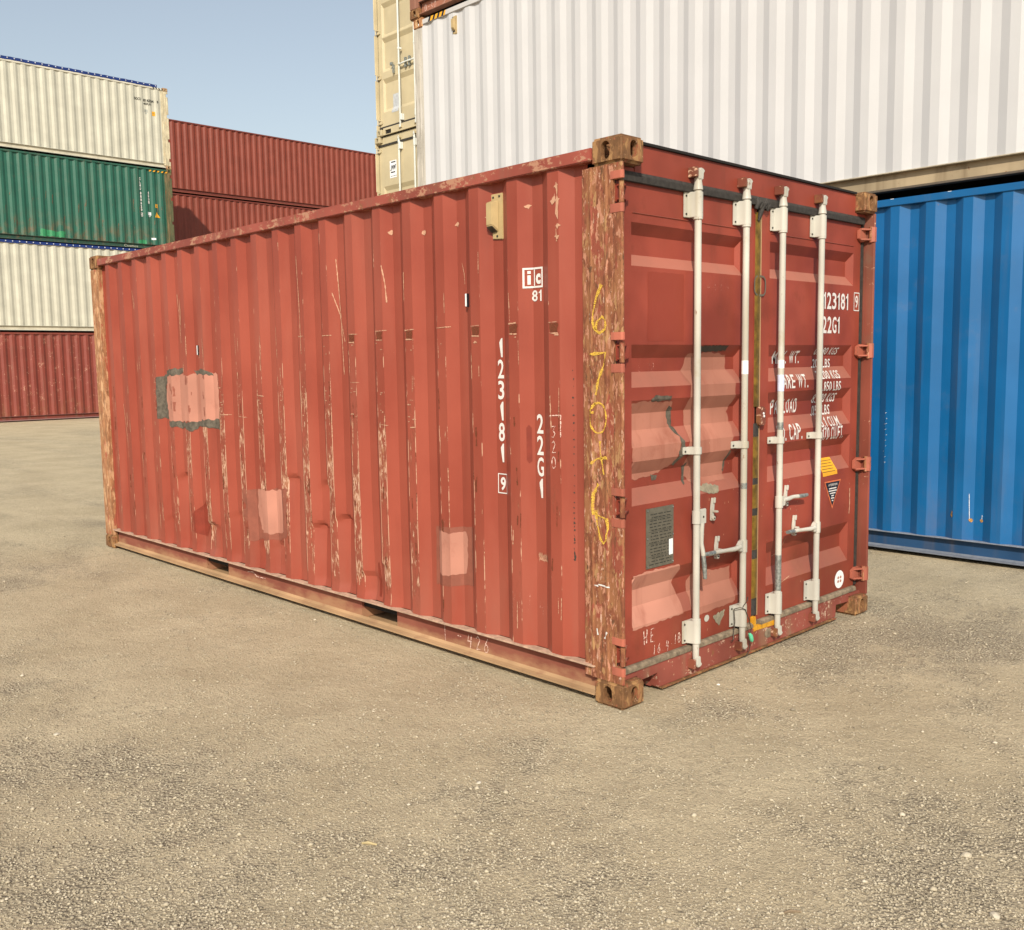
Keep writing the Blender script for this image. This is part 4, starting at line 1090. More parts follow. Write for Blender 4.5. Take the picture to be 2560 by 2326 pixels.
sdec('primer_patch', poly2d(rough_poly([(-3.349, 0.752), (-3.17, 0.758), (-2.99, 0.770), (-2.985, 0.62), (-3.00, 0.478), (-3.18, 0.450), (-3.33, 0.462), (-3.365, 0.60)], 0.007, 0.02)), 'pink', 0.0030, 'pale pink primer patch low on the wall, far one of two')
sdec('overpaint', poly2d(rough_poly([(-1.386, .708), (-1.058, .735), (-1.066, .414), (-1.399, .372)], 0.004, 0.03)), 'brownpatch', 0.0018)
sdec('primer_patch', poly2d(rough_poly([(-1.349, 0.680), (-1.300, 0.694), (-1.24, 0.686), (-1.130, 0.702), (-1.120, 0.66), (-1.122, 0.52), (-1.135, 0.47), (-1.26, 0.445), (-1.352, 0.448)], 0.004, 0.015)), 'pink', 0.0030, 'pale pink primer patch low on the wall, near one of two')
for P in ([(-4.121, 0.614), (-4.334, 0.463), (-4.348, 0.341), (-4.188, 0.306), (-4.101, 0.477)], [(-0.640, 1.285), (-0.628, 1.300), (-0.616, 1.285), (-0.614, 1.12), (-0.628, 1.108), (-0.640, 1.125)], [(-1.958, 0.41), (-1.945, 0.42), (-1.928, 0.32), (-1.936, 0.205), (-1.958, 0.208)]):
    sdec('touch_up', poly2d(P), 'darkred', 0.0022)
# scuffs: short horizontal rubs and boxes on every outer flat, vertical scratches between
light = []; dark = []
flats = [(EDGE - PITCH_R * k - 0.072, EDGE - PITCH_R * k) for k in range(20)]
for k, (a, b) in enumerate(flats):
    if k < 9:
        for zc in (1.795,):
            zz = zc + rng.uniform(-.006, .006)
            light.append(stroke2d([(a, zz), (b + rng.uniform(-.02, .03), zz + rng.uniform(-.003, .004))], rng.uniform(.002, .005), 0.4))
            if rng.random() < 0.7:
                light.append(stroke2d([(a + .004, zz - .05), (b - .01, zz - .052)], 0.006, 0.4))
                dark.append(poly2d(rough_poly([(a + .006, zz - .006), (b - .008, zz - .004), (b - .012, zz - .045), (a + .012, zz - .047)], 0.003, 0.01)))
            for q in range(rng.randint(1, 4)):
                z2 = zz - rng.uniform(.055, .12); x2 = rng.uniform(a, b - .02)
                light.append(stroke2d([(x2, z2), (x2 + rng.uniform(.01, .03), z2)], rng.uniform(.003, .006), 0.4))
    if 4 <= k < 17:
        for zc in (1.50, 1.262):
            if rng.random() < 0.55:
                zz = zc + rng.uniform(-.012, .012)
                light.append(stroke2d([(a + rng.uniform(.002, .03), zz), (b + rng.uniform(-.01, .06), zz - rng.uniform(-.004, .008))], rng.uniform(.002, .006), 0.4))
        for q in range(6):
            z2 = rng.uniform(1.28, 1.48); x2 = rng.uniform(a, b - .02)
            light.append(stroke2d([(x2, z2), (x2 + rng.uniform(.008, .035), z2)], rng.uniform(.0025, .005), 0.4))
    n = 5 + (9 if 6 <= k <= 16 else 0)
    for q in range(n):
        z2 = rng.uniform(0.25, 1.75) if k > 4 else rng.uniform(0.25, 2.3); l = rng.uniform(.02, .16); x2 = rng.choice([a + rng.uniform(0, .012), b - rng.uniform(0, .012), rng.uniform(a, b)])
        light.append(stroke2d([(x2, z2), (x2 + rng.uniform(-.006, .006), z2 + l)], rng.uniform(.002, .006), 0.45))
    for q in range(4):
        z2 = rng.uniform(0.22, 1.4); l = rng.uniform(.03, .12); x2 = rng.uniform(a, b)
        dark.append(stroke2d([(x2, z2), (x2 + rng.uniform(-.005, .005), z2 + l)], rng.uniform(.003, .010), 0.45))
# long diagonal scrapes on the far half
for x0, z0, x1, z1, w in ((-2.28, 2.25, -2.24, 1.55, .006), (-2.31, 2.05, -2.22, 1.75, .005), (-3.85, 2.0, -3.80, 1.80, .007), (-4.36, 2.17, -4.355, 1.93, .009), (-4.47, 2.17, -4.44, 1.8, .006), (-3.02, 1.95, -2.97, 1.80, .004), (-1.12, 2.13, -1.10, 2.02, .003), (-1.78, 2.17, -1.755, 1.96, .006), (-2.68, 2.3, -2.66, 1.7, .005), (-5.3, 2.25, -5.28, 2.1, .006), (-5.55, 2.3, -5.5, 2.0, .005), (-5.6, 1.3, -5.55, .9, .006)):
    light.append(stroke2d([(x0, z0), ((x0 + x1) / 2 + .006, (z0 + z1) / 2), (x1, z1)], w, 0.3))
# upper chips with rust halos
for x, z in ((-1.43, 2.32), (-1.15, 2.33), (-.90, 2.34), (-.62, 2.36), (-1.72, 2.35), (-.405, 2.42), (-.40, 2.36), (-.40, 2.24), (-.40, 2.19)):
    light.append(poly2d(rough_poly([(x - .018, z), (x, z + .012), (x + .016, z + .004), (x + .004, z - .012)], 0.005, 0.008)))
    dark.append(poly2d(rough_poly([(x - .004, z + .002), (x + .008, z + .008), (x + .006, z - .006)], 0.002, 0.006)))
light.append(stroke2d([(-.405, 2.44), (-.398, 2.40), (-.402, 2.30), (-.396, 2.27)], 0.012, 0.4))
light.append(poly2d(rough_poly([(-.44, 2.355), (-.415, 2.39), (-.405, 2.37), (-.43, 2.34)], 0.006, 0.01)))
for k in range(16):
    x = -.585 + k * .0045; light.append(stroke2d([(x, .625 + rng.uniform(-.012, .0)), (x, .655 + rng.uniform(-.006, .008))], 0.003, 0.3))
sdec('paint_scratch', merge2d(light), 'scratch', 0.0026, None, True, 'stuff')
sdec('rust_mark', merge2d(dark), 'scratch_d', 0.0022, None, True, 'stuff')
it = []
z = 1.57
while z > 0.66:
    big = z < 0.95
    it.append(stroke2d([(-.335 + rng.uniform(-.003, .003), z), (-.335 + rng.uniform(-.003, .003), z - rng.uniform(.004, .02 if big else .009))], rng.uniform(.003, .006), 0.4))
    z -= rng.uniform(.015, .028) if big else rng.uniform(.03, .055)
sdec('ink_dots', merge2d(it), 'ink', 0.0026, None, False)
def side_chalk(u0, v0, h, glyphs, w, mat, step, vert=False):
    items = []; u, v = u0, v0
    for gl in glyphs:
        for pl in gl: items.append(stroke2d([(u + a * h * 0.62, v + b * h) for a, b in pl], w, 0.25))
        if vert: v -= h * step
        else: u += h * step
    sdec('chalk_writing', merge2d(items), mat, 0.003, None, False)
side_chalk(-0.455, 1.245, 0.060, [G['3'], G['2'], G['0']], 0.0045, 'chalk_w', 1.25, True)
sdec('chalk_writing', merge2d([stroke2d([(-.461, 1.34), (-.459, 1.352), (-.390, 1.355), (-.392, 1.25)], 0.0045, 0.25)]), 'chalk_w', 0.003, None, False)
side_chalk(-0.585, 0.345, 0.075, [G['4'], G['H']], 0.0035, 'chalk_f', 0.75)
side_chalk(-0.76, 0.36, 0.085, [G['7'], G['1'], G['1']], 0.0035, 'chalk_f', 0.6)
# chalk on the lower rail
items = []
u = -1.14
for c in '426':
    for pl in G[c]: items.append(stroke2d([(u + a * 0.05, 0.060 + b * 0.078) for a, b in pl], 0.005, 0.25))
    u += 0.066
items += [stroke2d([(-1.33, 0.155), (-1.325, 0.06)], 0.004, 0.3), stroke2d([(-1.22, 0.11), (-1.19, 0.11)], 0.004, 0.3), stroke2d([(-3.55, 0.125), (-3.47, 0.135), (-3.42, 0.11), (-3.30, 0.112)], 0.005, 0.3)]
decal('chalk_writing', merge2d(items), 'chalk_w', red, lambda a, b: (a, 0.0500, b), [], [], RO)
# yellow chalk digits down the near post
pb = [-0.206, -0.199, -0.188, -0.184, -0.112, -0.106, -0.096, -0.091]
pprof = [(-0.250, 0.021), (-0.206, 0.019), (-0.199, 0.010), (-0.188, 0.008), (-0.184, 0.013), (-0.112, 0.012), (-0.106, 0.007), (-0.096, 0.007), (-0.091, 0.012), (-0.0605, 0.012), (-0.052, 0.009), (-0.004, 0.009)]
def post_y(x):
    for (a, ya), (b, yb_) in zip(pprof[:-1], pprof[1:]):
        if a <= x <= b: return ya + (yb_ - ya) * (x - a) / (b - a)
    return 0.012
items = []
def ys(pl, w=0.013): items.append(stroke2d(pl, w, 0.3))
ys([(-.128, 1.952), (-.155, 1.90), (-.180, 1.83), (-.176, 1.76), (-.140, 1.735), (-.105, 1.75), (-.100, 1.79), (-.125, 1.81), (-.155, 1.785), (-.165, 1.75)])
ys([(-.195, 1.640), (-.150, 1.643), (-.100, 1.648), (-.112, 1.60), (-.150, 1.52), (-.165, 1.455)], 0.011)
ys(arc(-.150, 1.350, .052, .070, 110, 480, 20), 0.009); ys([(-.195, 1.372), (-.178, 1.376)], 0.012)
ys([(-.140, 1.245), (-.138, 1.19), (-.125, 1.13), (-.118, 1.09)], 0.010); ys([(-.198, 1.135), (-.160, 1.162), (-.095, 1.170)], 0.010)
ys([(-.150, 1.045), (-.180, 1.00), (-.188, .93), (-.180, .905), (-.140, .895), (-.100, .885), (-.092, .85), (-.105, .79), (-.122, .770), (-.140, .79), (-.160, .86), (-.168, .92)], 0.012)
decal('chalk_writing', merge2d(items), 'chalk_y', red, lambda a, b: (a, post_y(a) - 0.003, b), pb, [], RO, 'yellow chalk numerals running down the rusty post')
decal('white_dab', merge2d([poly2d([(-.185, .565), (-.155, .570), (-.155, .560)]), stroke2d([(-.155, .572), (-.085, .568)], 0.006, 0.2), stroke2d([(-.165, .36), (-.158, .33)], 0.007, 0.3), stroke2d([(-.10, .355), (-.118, .32)], 0.007, 0.3)]), 'white_ink', red, lambda a, b: (a, post_y(a) - 0.003, b), pb, [], RO)

# wire seal round the second rod's lower bracket
seal = thing('wire_seal', 'thin wire loop with a small green plastic tag on the second lock rod', 'seal', (0.0, 1.06, 0.0))
sy = lambda p: (p[0], p[1] - 1.06, p[2])
w1 = [(-0.05, 0.985, 0.285), (-0.015, 0.990, 0.30), (-0.003, 1.02, 0.285), (-0.002, 1.055, 0.225), (-0.005, 1.085, 0.165), (-0.012, 1.075, 0.135)]
w2 = [(-0.05, 0.985, 0.285), (-0.04, 0.980, 0.22), (-0.038, 0.965, 0.16), (-0.035, 0.960, 0.13), (-0.035, 0.950, 0.12), (-0.035, 0.938, 0.128)]
w3 = [(-0.004, 1.00, 0.305), (-0.002, 1.035, 0.330), (-0.010, 1.055, 0.345)]
w4 = [(-0.012, 1.085, 0.09), (-0.02, 1.09, 0.04), (-0.03, 1.075, 0.015)]
mb = MB()
for w in (w1, w2, w3, w4): mb.tube([sy(p) for p in w], 0.0026, 6)
build('seal_wire', mb, 'wire', seal, smooth=1.2)
build('seal_tag', MB().tube([sy((-0.010, 1.075, 0.142)), sy((-0.009, 1.085, 0.128)), sy((-0.009, 1.096, 0.102)), sy((-0.010, 1.102, 0.090))], [0.006, 0.012, 0.012, 0.005], 8), 'green_seal', seal, smooth=0.8)

# ------------------------------------------------------------------ other containers
def mset(key, col, rust=0.05, low=0.0, dirt=0.12, rail=None, web=None, post=None, castm=None, lip=None, flange=None, chips=0.0, rough=0.45):
    M[key] = paint(key + '_paint', col, rough, 0.08, rust=rust, dirt=dirt, low=low, chips=chips)
    r = rail or col
    M[key + '_rail'] = paint(key + '_rail_paint', r, rough, 0.1, rust=rust * 1.5, dirt=dirt * 1.5)
    M[key + '_web'] = paint(key + '_web_paint', web or tuple(v * 0.8 for v in col), 0.6, 0.15, rust=rust * 2, dirt=dirt * 2)
    M[key + '_post'] = paint(key + '_post_paint', post or col, 0.5, 0.12, rust=min(0.6, rust * 3), dirt=dirt * 2)
    M[key + '_cast'] = castm or paint(key + '_casting_paint', post or col, 0.6, 0.2, rust=min(0.8, 0.2 + rust * 4), dirt=dirt * 2)
    M[key + '_lip'] = plain(key + '_lip_dust', lip or tuple(min(1, v * 0.8 + 0.08) for v in col), 0.8)
    M[key + '_flange'] = plain(key + '_flange_dust', flange or tuple(min(1, v * 0.7 + 0.10) for v in col), 0.8)
    return dict(wall=key, rail=key + '_rail', web=key + '_web', lip=key + '_lip', flange=key + '_flange', dark='black', cast=key + '_cast', fpost=key + '_post', post=key + '_post', door=key, header=key, gasket='rubber', rod='rod_w', hinge=key)
M['rod_w'] = paint('pale_galvanised_rod', (0.62, 0.64, 0.60), 0.35, 0.06, dirt=0.1)
CREAM = (0.50, 0.425, 0.27)
OFFW = (0.50, 0.485, 0.40)
LL = 12.192
def simple_doors(root, off, H, mats, W=2.438):
    door_posts(root, off, H, W, mats, [0.30, 0.95, 1.75, H - 0.24])
    ds, g = door_end(root, H, W, off, mats, [(H - 0.36, H - 0.42, H - 0.70, H - 0.76), (1.2, 1.14, 0.7, 0.64)], ROD_Y)
    build('door_sill', MB().box(-0.10, -0.05, 0.163, W - 0.163, 0.03, 0.1395), mats['header'], root, off, 0.003)
    for i, y in enumerate(ROD_Y): lock_rod(ds[i // 2].obj, off, y, g['top'] - 0.01, 0.18, mats, 1)
    return ds, g
def full(name, label, Hh, org, rot, mats, z, edge, pitch=0.278, group=None, dep=0.036):
    root, off = container(name, label, Hh, LL, org, rot, mats, edge, pitch, group, zc=z)
    w = straight_side(root, off, Hh, LL, mats, edge, pitch, dep=dep)
    w_ = w
    return root, off, w_
SURF = lambda edge, pitch=0.278, off=0.004: (lambda u, v: (u, 0.012 + 0.036 * corr_depth(u, edge, pitch) - off, v))

# --- blue / white / brown stack parallel to the red container, behind it on the right
AX, AY = -6.82 + LL, 4.33
eA = -0.727 - AX; pA = 0.2825
mb_ = mset('blue', (0.004, 0.104, 0.285), 0.03, 0.12, 0.14, web=(0.012, 0.055, 0.14), post=(0.01, 0.09, 0.30), lip=(0.20, 0.23, 0.29), flange=(0.15, 0.17, 0.21), rough=0.38)
blue, bo, bw = full('shipping_container', 'clean bright blue container standing on the ground behind the right end of the doors', 2.896, (AX, AY), 0, mb_, 0, eA, pA, 'containers stacked behind the red one')
simple_doors(blue, bo, 2.896, mb_)
brk = corr_breaks(-LL + .16, -.16, eA, pA)
def adec(name, vf, mat, wallo, off=0.004): return decal(name, vf, mat, wallo, SURF(eA, pA, off), brk, [], bo)
M['rustspot'] = plain('rust_spot', (0.38, 0.20, 0.06), 0.8, 0, 0.5, 60)
lx = lambda x: x - AX
for vf_ in ((poly2d(rough_poly(arc(lx(-0.108), 0.335, 0.013, 0.016, 0, 330, 8), 0.004, 0.006)), poly2d(rough_poly(arc(lx(-0.030), 0.336, 0.013, 0.012, 0, 330, 8), 0.004, 0.006)), poly2d(rough_poly(arc(lx(-0.245), 0.372, 0.006, 0.03, 0, 330, 8), 0.004, 0.006)))): adec('rust_spot', vf_, 'rustspot', bw)
adec('paint_scratch', merge2d([stroke2d([(lx(-0.122), 0.540), (lx(-0.116), 0.345)], 0.003, 0.15), stroke2d([(lx(-0.026), 0.38), (lx(-0.028), 0.345)], 0.003, 0.15)] + [stroke2d([(lx(-0.77 + rng.uniform(-.02, .05)), 2.59 + rng.uniform(-.03, .03)), (lx(-0.77 + rng.uniform(-.02, .03)), 2.59 + rng.uniform(-.03, .03))], 0.003, 0.3) for k in range(0)]
     + [stroke2d([(lx(-0.80 + rng.uniform(-.01, .02)), q), (lx(-0.80 + rng.uniform(-.01, .02)), q - .006)], 0.0025, 0.3) for q in np.arange(0.75, 1.2, 0.045)]), 'sticker_w', bw)
decal('paint_chip', merge2d([rect2d(lx(x), lx(x + .028), 2.856, 2.862) for x in (-0.80, -0.35)]), 'sticker_w', blue, lambda u, v: (u, 0.002, v), [], [], bo)

mw_ = mset('white', (0.53, 0.515, 0.50), 0.0, 0.0, 0.05, web=(0.35, 0.275, 0.175), post=(0.55, 0.45, 0.33), lip=(0.42, 0.37, 0.28), flange=(0.10, 0.08, 0.06), rough=0.4)
M['white_web'] = paint('dirty_white_web', (0.35, 0.275, 0.175), 0.7, 0.2, rust=0.3, dirt=0.7, dirtcol=(0.16, 0.11, 0.06))
M['white_cast'] = rusty('white_stack_casting', (0.42, 0.19, 0.08), [((0.60, 0.38, 0.20), 0.5, 20, 0.1), ((0.25, 0.08, 0.04), 0.58, 14, 0.06)], (1, 1, 0.6), 20)
M['white_post'] = rusty('white_stack_post', (0.53, 0.49, 0.42), [((0.56, 0.38, 0.20), 0.60, 7, 0.12), ((0.52, 0.49, 0.44), 0.50, 16, 0.1)], (1, 1, 0.10), 12)
M['white'] = paint('clean_white_paint', (0.53, 0.53, 0.535), 0.4, 0.02, dirt=0.025, wav=0.06)
white, wo, ww = full('shipping_container', 'clean white corrugated container stacked on the blue one', 2.862, (AX, AY), 0, mw_, 2.896, eA + 0.006, pA, 'containers stacked behind the red one', 0.019)
simple_doors(white, wo, 2.862, mw_)
x0 = -LL
for k in range(4):
    u = x0 + 0.285 + 0.082 * k
    decal('hazard_stripe', poly2d([(u, 2.775), (u + 0.036, 2.775), (u + 0.062, 2.826), (u + 0.026, 2.826)]), 'sticker_k', white, lambda a, b: (a, 0.0005, b), [], [], wo)
    if k < 4: decal('hazard_stripe', poly2d([(u + 0.0365, 2.775), (u + 0.0815, 2.775), (u + 0.1075, 2.826), (u + 0.0625, 2.826)]) if k < 3 else poly2d([(u + 0.0365, 2.775), (u + 0.07, 2.775), (u + 0.085, 2.826), (u + 0.0625, 2.826)]), 'sticker_y', white, lambda a, b: (a, 0.0005, b), [], [], wo)
v2 = build('vent', MB().box(x0 + 0.715, x0 + 0.785, 0.012, 0.045, 2.520, 2.725), 'vent_w' if 'vent_w' in M else 'vent', ww, wo, 0.004)
build('vent_hood', MB().add([(x0 + .722, .0115, 2.56), (x0 + .770, .0115, 2.56), (x0 + .770, .0115, 2.70), (x0 + .722, .0115, 2.70), (x0 + .724, -.018, 2.59), (x0 + .762, -.018, 2.59), (x0 + .762, -.018, 2.69), (x0 + .724, -.018, 2.69)],
      [(0, 1, 2, 3), (4, 7, 6, 5), (0, 4, 5, 1), (1, 5, 6, 2), (2, 6, 7, 3), (3, 7, 4, 0)]), 'vent', v2, wo, 0.003)
decal('vent_louvre', rect2d(x0 + .726, x0 + .764, 2.545, 2.572), 'ink', v2, lambda a, b: (a, 0.0105, b), [], [], wo)

mr_ = mset('brown', (0.26, 0.10, 0.06), 0.25, 0.3, 0.3, rail=(0.24, 0.10, 0.065), web=(0.30, 0.12, 0.075), post=(0.25, 0.11, 0.07), flange=(0.28, 0.13, 0.085), lip=(0.10, 0.05, 0.035))
M['brown_cast'] = M['cast']
brown, br_, brw = full('shipping_container', 'rusty brown container on top of the white one, only its lower corner showing', 2.591, (AX - 0.05, AY - 0.012), 0, mr_, 2.896 + 2.862, eA, pA, 'containers stacked behind the red one')
simple_doors(brown, br_, 2.591, mr_)
items = []
u = x0 + 0.24
for c in '0-30':
    for pl in G[c]: items.append(stroke2d([(u + a * 0.05, 0.052 + b * 0.085) for a, b in pl], 0.007, 0.25))
    u += 0.065 if c != '-' else 0.045
for pl in G['3']: items.append(stroke2d([(x0 + 0.57 + a * 0.07, 0.06 + b * 0.085) for a, b in pl], 0.008, 0.25))
decal('chalk_writing', merge2d(items), 'chalk_w', brown, lambda a, b: (a, 0.0455, b), [], [], br_)

CROD = (0.700, 1.150, 1.288, 1.738)
# --- cream stack seen door-end on, beyond the white one
mc_ = mset('cream', CREAM, 0.0, 0.0, 0.06, web=(0.60, 0.52, 0.34), rough=0.42)
CH = 2.896
CLAB = ['lowest cream container of its stack, hidden low behind the red roof', 'cream container with a black zigzag logo sticker on its door', 'cream container with grey door plate, on top of the zigzag logo one']
for lv in range(3):
    jig = (0.0, 0.0, 0.06)[lv]
    root, off = container('shipping_container', CLAB[lv], CH, LL, (-12.25 + jig, 7.70), R(-90), mc_, group='cream containers seen from their door end', zc=CH * lv)
    straight_side(root, off, CH, LL, mc_, -0.392)
    hz = [0.262, 1.06, 1.86, 2.655]
    door_posts(root, off, CH, 2.438, mc_, hz)
    recs = [(2.345, 2.270, 2.262, 2.190), (1.735, 1.660, 1.652, 1.580), (1.020, 0.945, 0.937, 0.865)] if lv == 2 else [(2.00, 1.925, 1.917, 1.845), (1.30, 1.225, 1.217, 1.145), (0.62, 0.545, 0.537, 0.465)]
    # shallow folded panels: dark lower-facing fold, long flat, return fold
    recs = [(a, b, b - 0.46, b - 0.52) for a, b, c, d in recs]
    ds, g = door_end(root, CH, 2.438, off, mc_, recs, CROD)
    build('door_sill', MB().prism([(0.163, 0.02), (0.215, 0.02), (0.225, 0.100), (0.40, 0.100), (0.40, 0.02), (2.275, 0.02), (2.275, 0.1395), (0.163, 0.1395)], -0.10, -0.04, 'x'), 'cream', root, off, 0.003)
    build('sill_lip', MB().box(-0.12, -0.02, 0.20, 2.27, 0.008, 0.0195), 'cream', root, off, 0.002)
    build('fork_opening', MB().box(-0.098, -0.06, 0.226, 0.399, 0.022, 0.099), 'black', root, off)
    for d, left in zip(ds, (True, False)):
        y0, y1 = d.y0, d.y1
        build('gasket', MB().box(-0.090, -0.058, y0, y1, g['top'] + 0.001, g['head0'] - 0.001), 'rubber', d.obj, off)
        build('gasket', MB().box(-0.090, -0.050, y0, y1, 0.140, g['bot'] - 0.001), 'rubber', d.obj, off)
        for z in hz: hinge(d.obj, off, z, left, mc_, 2.438)
    for i, y in enumerate(CROD):
        d = ds[i // 2]
        lock_rod(d.obj, off, y, g['top'] - 0.008, 0.180, mc_, 1)
        for z0, z1 in ((g['top'] - 0.13, g['top'] - 0.01), (0.19, 0.30)):
            rod_bracket(d.obj, off, y + (0.03 if i % 2 == 0 else 0), z0, z1, 'rod_w')
        rod_bracket(d.obj, off, y, 1.42, 1.455, 'rod_w')
        cam_keeper(root, off, y, CH - 0.09, True, 'cream', 'rod_w'); cam_keeper(root, off, y, 0.084, False, 'cream', 'rod_w')
    for y, sg in ((CROD[0], 1), (CROD[1], -1), (CROD[2], 1), (CROD[3], -1)):
        d = ds[0] if y < 1.22 else ds[1]
        build('door_handle', MB().tube([(-0.02, y, 1.16), (-0.015, y + sg * 0.12, 1.155), (-0.02, y + sg * 0.34, 1.17)], [0.02, 0.014, 0.012], 8), 'rod_w', d.obj, off, smooth=0.9)
        build('handle_catch', MB().box(-0.073, -0.03, y + sg * 0.28 - 0.02, y + sg * 0.28 + 0.02, 1.08, 1.25), 'galv', d.obj, off, 0.004)
    build('handle_catch', MB().box(-0.073, -0.03, 0.50, 0.53, 1.05, 1.20).box(-0.073, -0.03, 0.43, 0.49, 1.20, 1.25), 'galv', ds[0].obj, off, 0.004)
    dd = ds[0]
    sf = lambda u, v, d=dd, o=0.003: (d.x(u, v) + o, u, v)
    sf2 = lambda u, v, d=dd: (d.x(u, v) + 0.006, u, v)
    if lv == 1:
        decal('logo_sticker', rect2d(0.355, 0.560, 2.125, 2.435), 'sticker_w', dd.obj, sf, dd.ys(), dd.zs(), off)
        zz = [stroke2d(p, 0.020, 0.0) for p in ([(0.375, 2.265), (0.395, 2.262), (0.420, 2.345), (0.432, 2.345), (0.452, 2.265), (0.478, 2.345), (0.490, 2.345), (0.508, 2.265), (0.525, 2.345), (0.545, 2.348)], [(0.400, 2.405), (0.530, 2.405)], [(0.385, 2.225), (0.515, 2.225)])]
        decal('logo_mark', merge2d(zz), 'sticker_k', dd.obj, sf2, dd.ys(), dd.zs(), off)
        decal('logo_print', merge2d([rect2d(0.385 + 0.045 * k, 0.415 + 0.045 * k, 2.15, 2.165) for k in range(4)]), 'galv', dd.obj, sf2, dd.ys(), dd.zs(), off)
    if lv == 2:
        M.setdefault('plate_g', plain('pale_grey_plate', (0.46, 0.48, 0.50), 0.5))
        decal('data_plate', rect2d(0.40, 0.60, 0.385, 0.715), 'plate_g', dd.obj, sf, dd.ys(), dd.zs(), off)

# --- four-high stack across the yard on the left
CX, CY = -29.5, 11.85
HS = (2.80, 2.78, 2.74, 2.67)
mats4 = [mset('oxide', (0.21, 0.045, 0.032), 0.22, 0.45, 0.35, chips=0.10), mset('offwhite', OFFW, 0.0, 0.0, 0.1, rail=(0.58, 0.55, 0.45), web=(0.52, 0.48, 0.37)),
         mset('green', (0.020, 0.105, 0.070), 0.28, 0.75, 0.30, rail=(0.022, 0.09, 0.06), web=(0.018, 0.06, 0.042), post=(0.10, 0.115, 0.05), lip=(0.08, 0.10, 0.08), flange=(0.05, 0.08, 0.06)), None]
mats4[3] = dict(mats4[1])
M['offwhite_post'] = rusty('cream_stack_post', (0.66, 0.58, 0.40), [((0.50, 0.34, 0.17), 0.60, 8, 0.1), ((0.36, 0.16, 0.08), 0.68, 20, 0.05)], (1, 1, 0.25), 14)
M['green_post'] = rusty('green_stack_post', (0.115, 0.12, 0.06), [((0.17, 0.12, 0.06), 0.52, 8, 0.1), ((0.22, 0.09, 0.04), 0.62, 14, 0.06)], (1, 1, 0.15), 14)
M['offwhite_cast'] = rusty('cream_stack_casting', (0.50, 0.35, 0.20), [((0.30, 0.13, 0.06), 0.54, 14, 0.1)], (1, 1, 1), 20)
M['tarp'] = plain('blue_tarpaulin', (0.010, 0.030, 0.155), 0.5, 0, 0.2, 8)
M['grommet'] = plain('pale_rope_ring', (0.55, 0.56, 0.62), 0.5)
L4 = ['red-brown container on the ground at the far left, bottom of the four-high stack', 'off-white open-top container with blue tarpaulin, directly under the green one', 'scraped dark green container between the two off-white open-top ones', 'off-white open-top container with blue tarpaulin on top of the left stack']
z = 0.0
BREAK4 = corr_breaks(-LL + .16, -.16, -0.35)
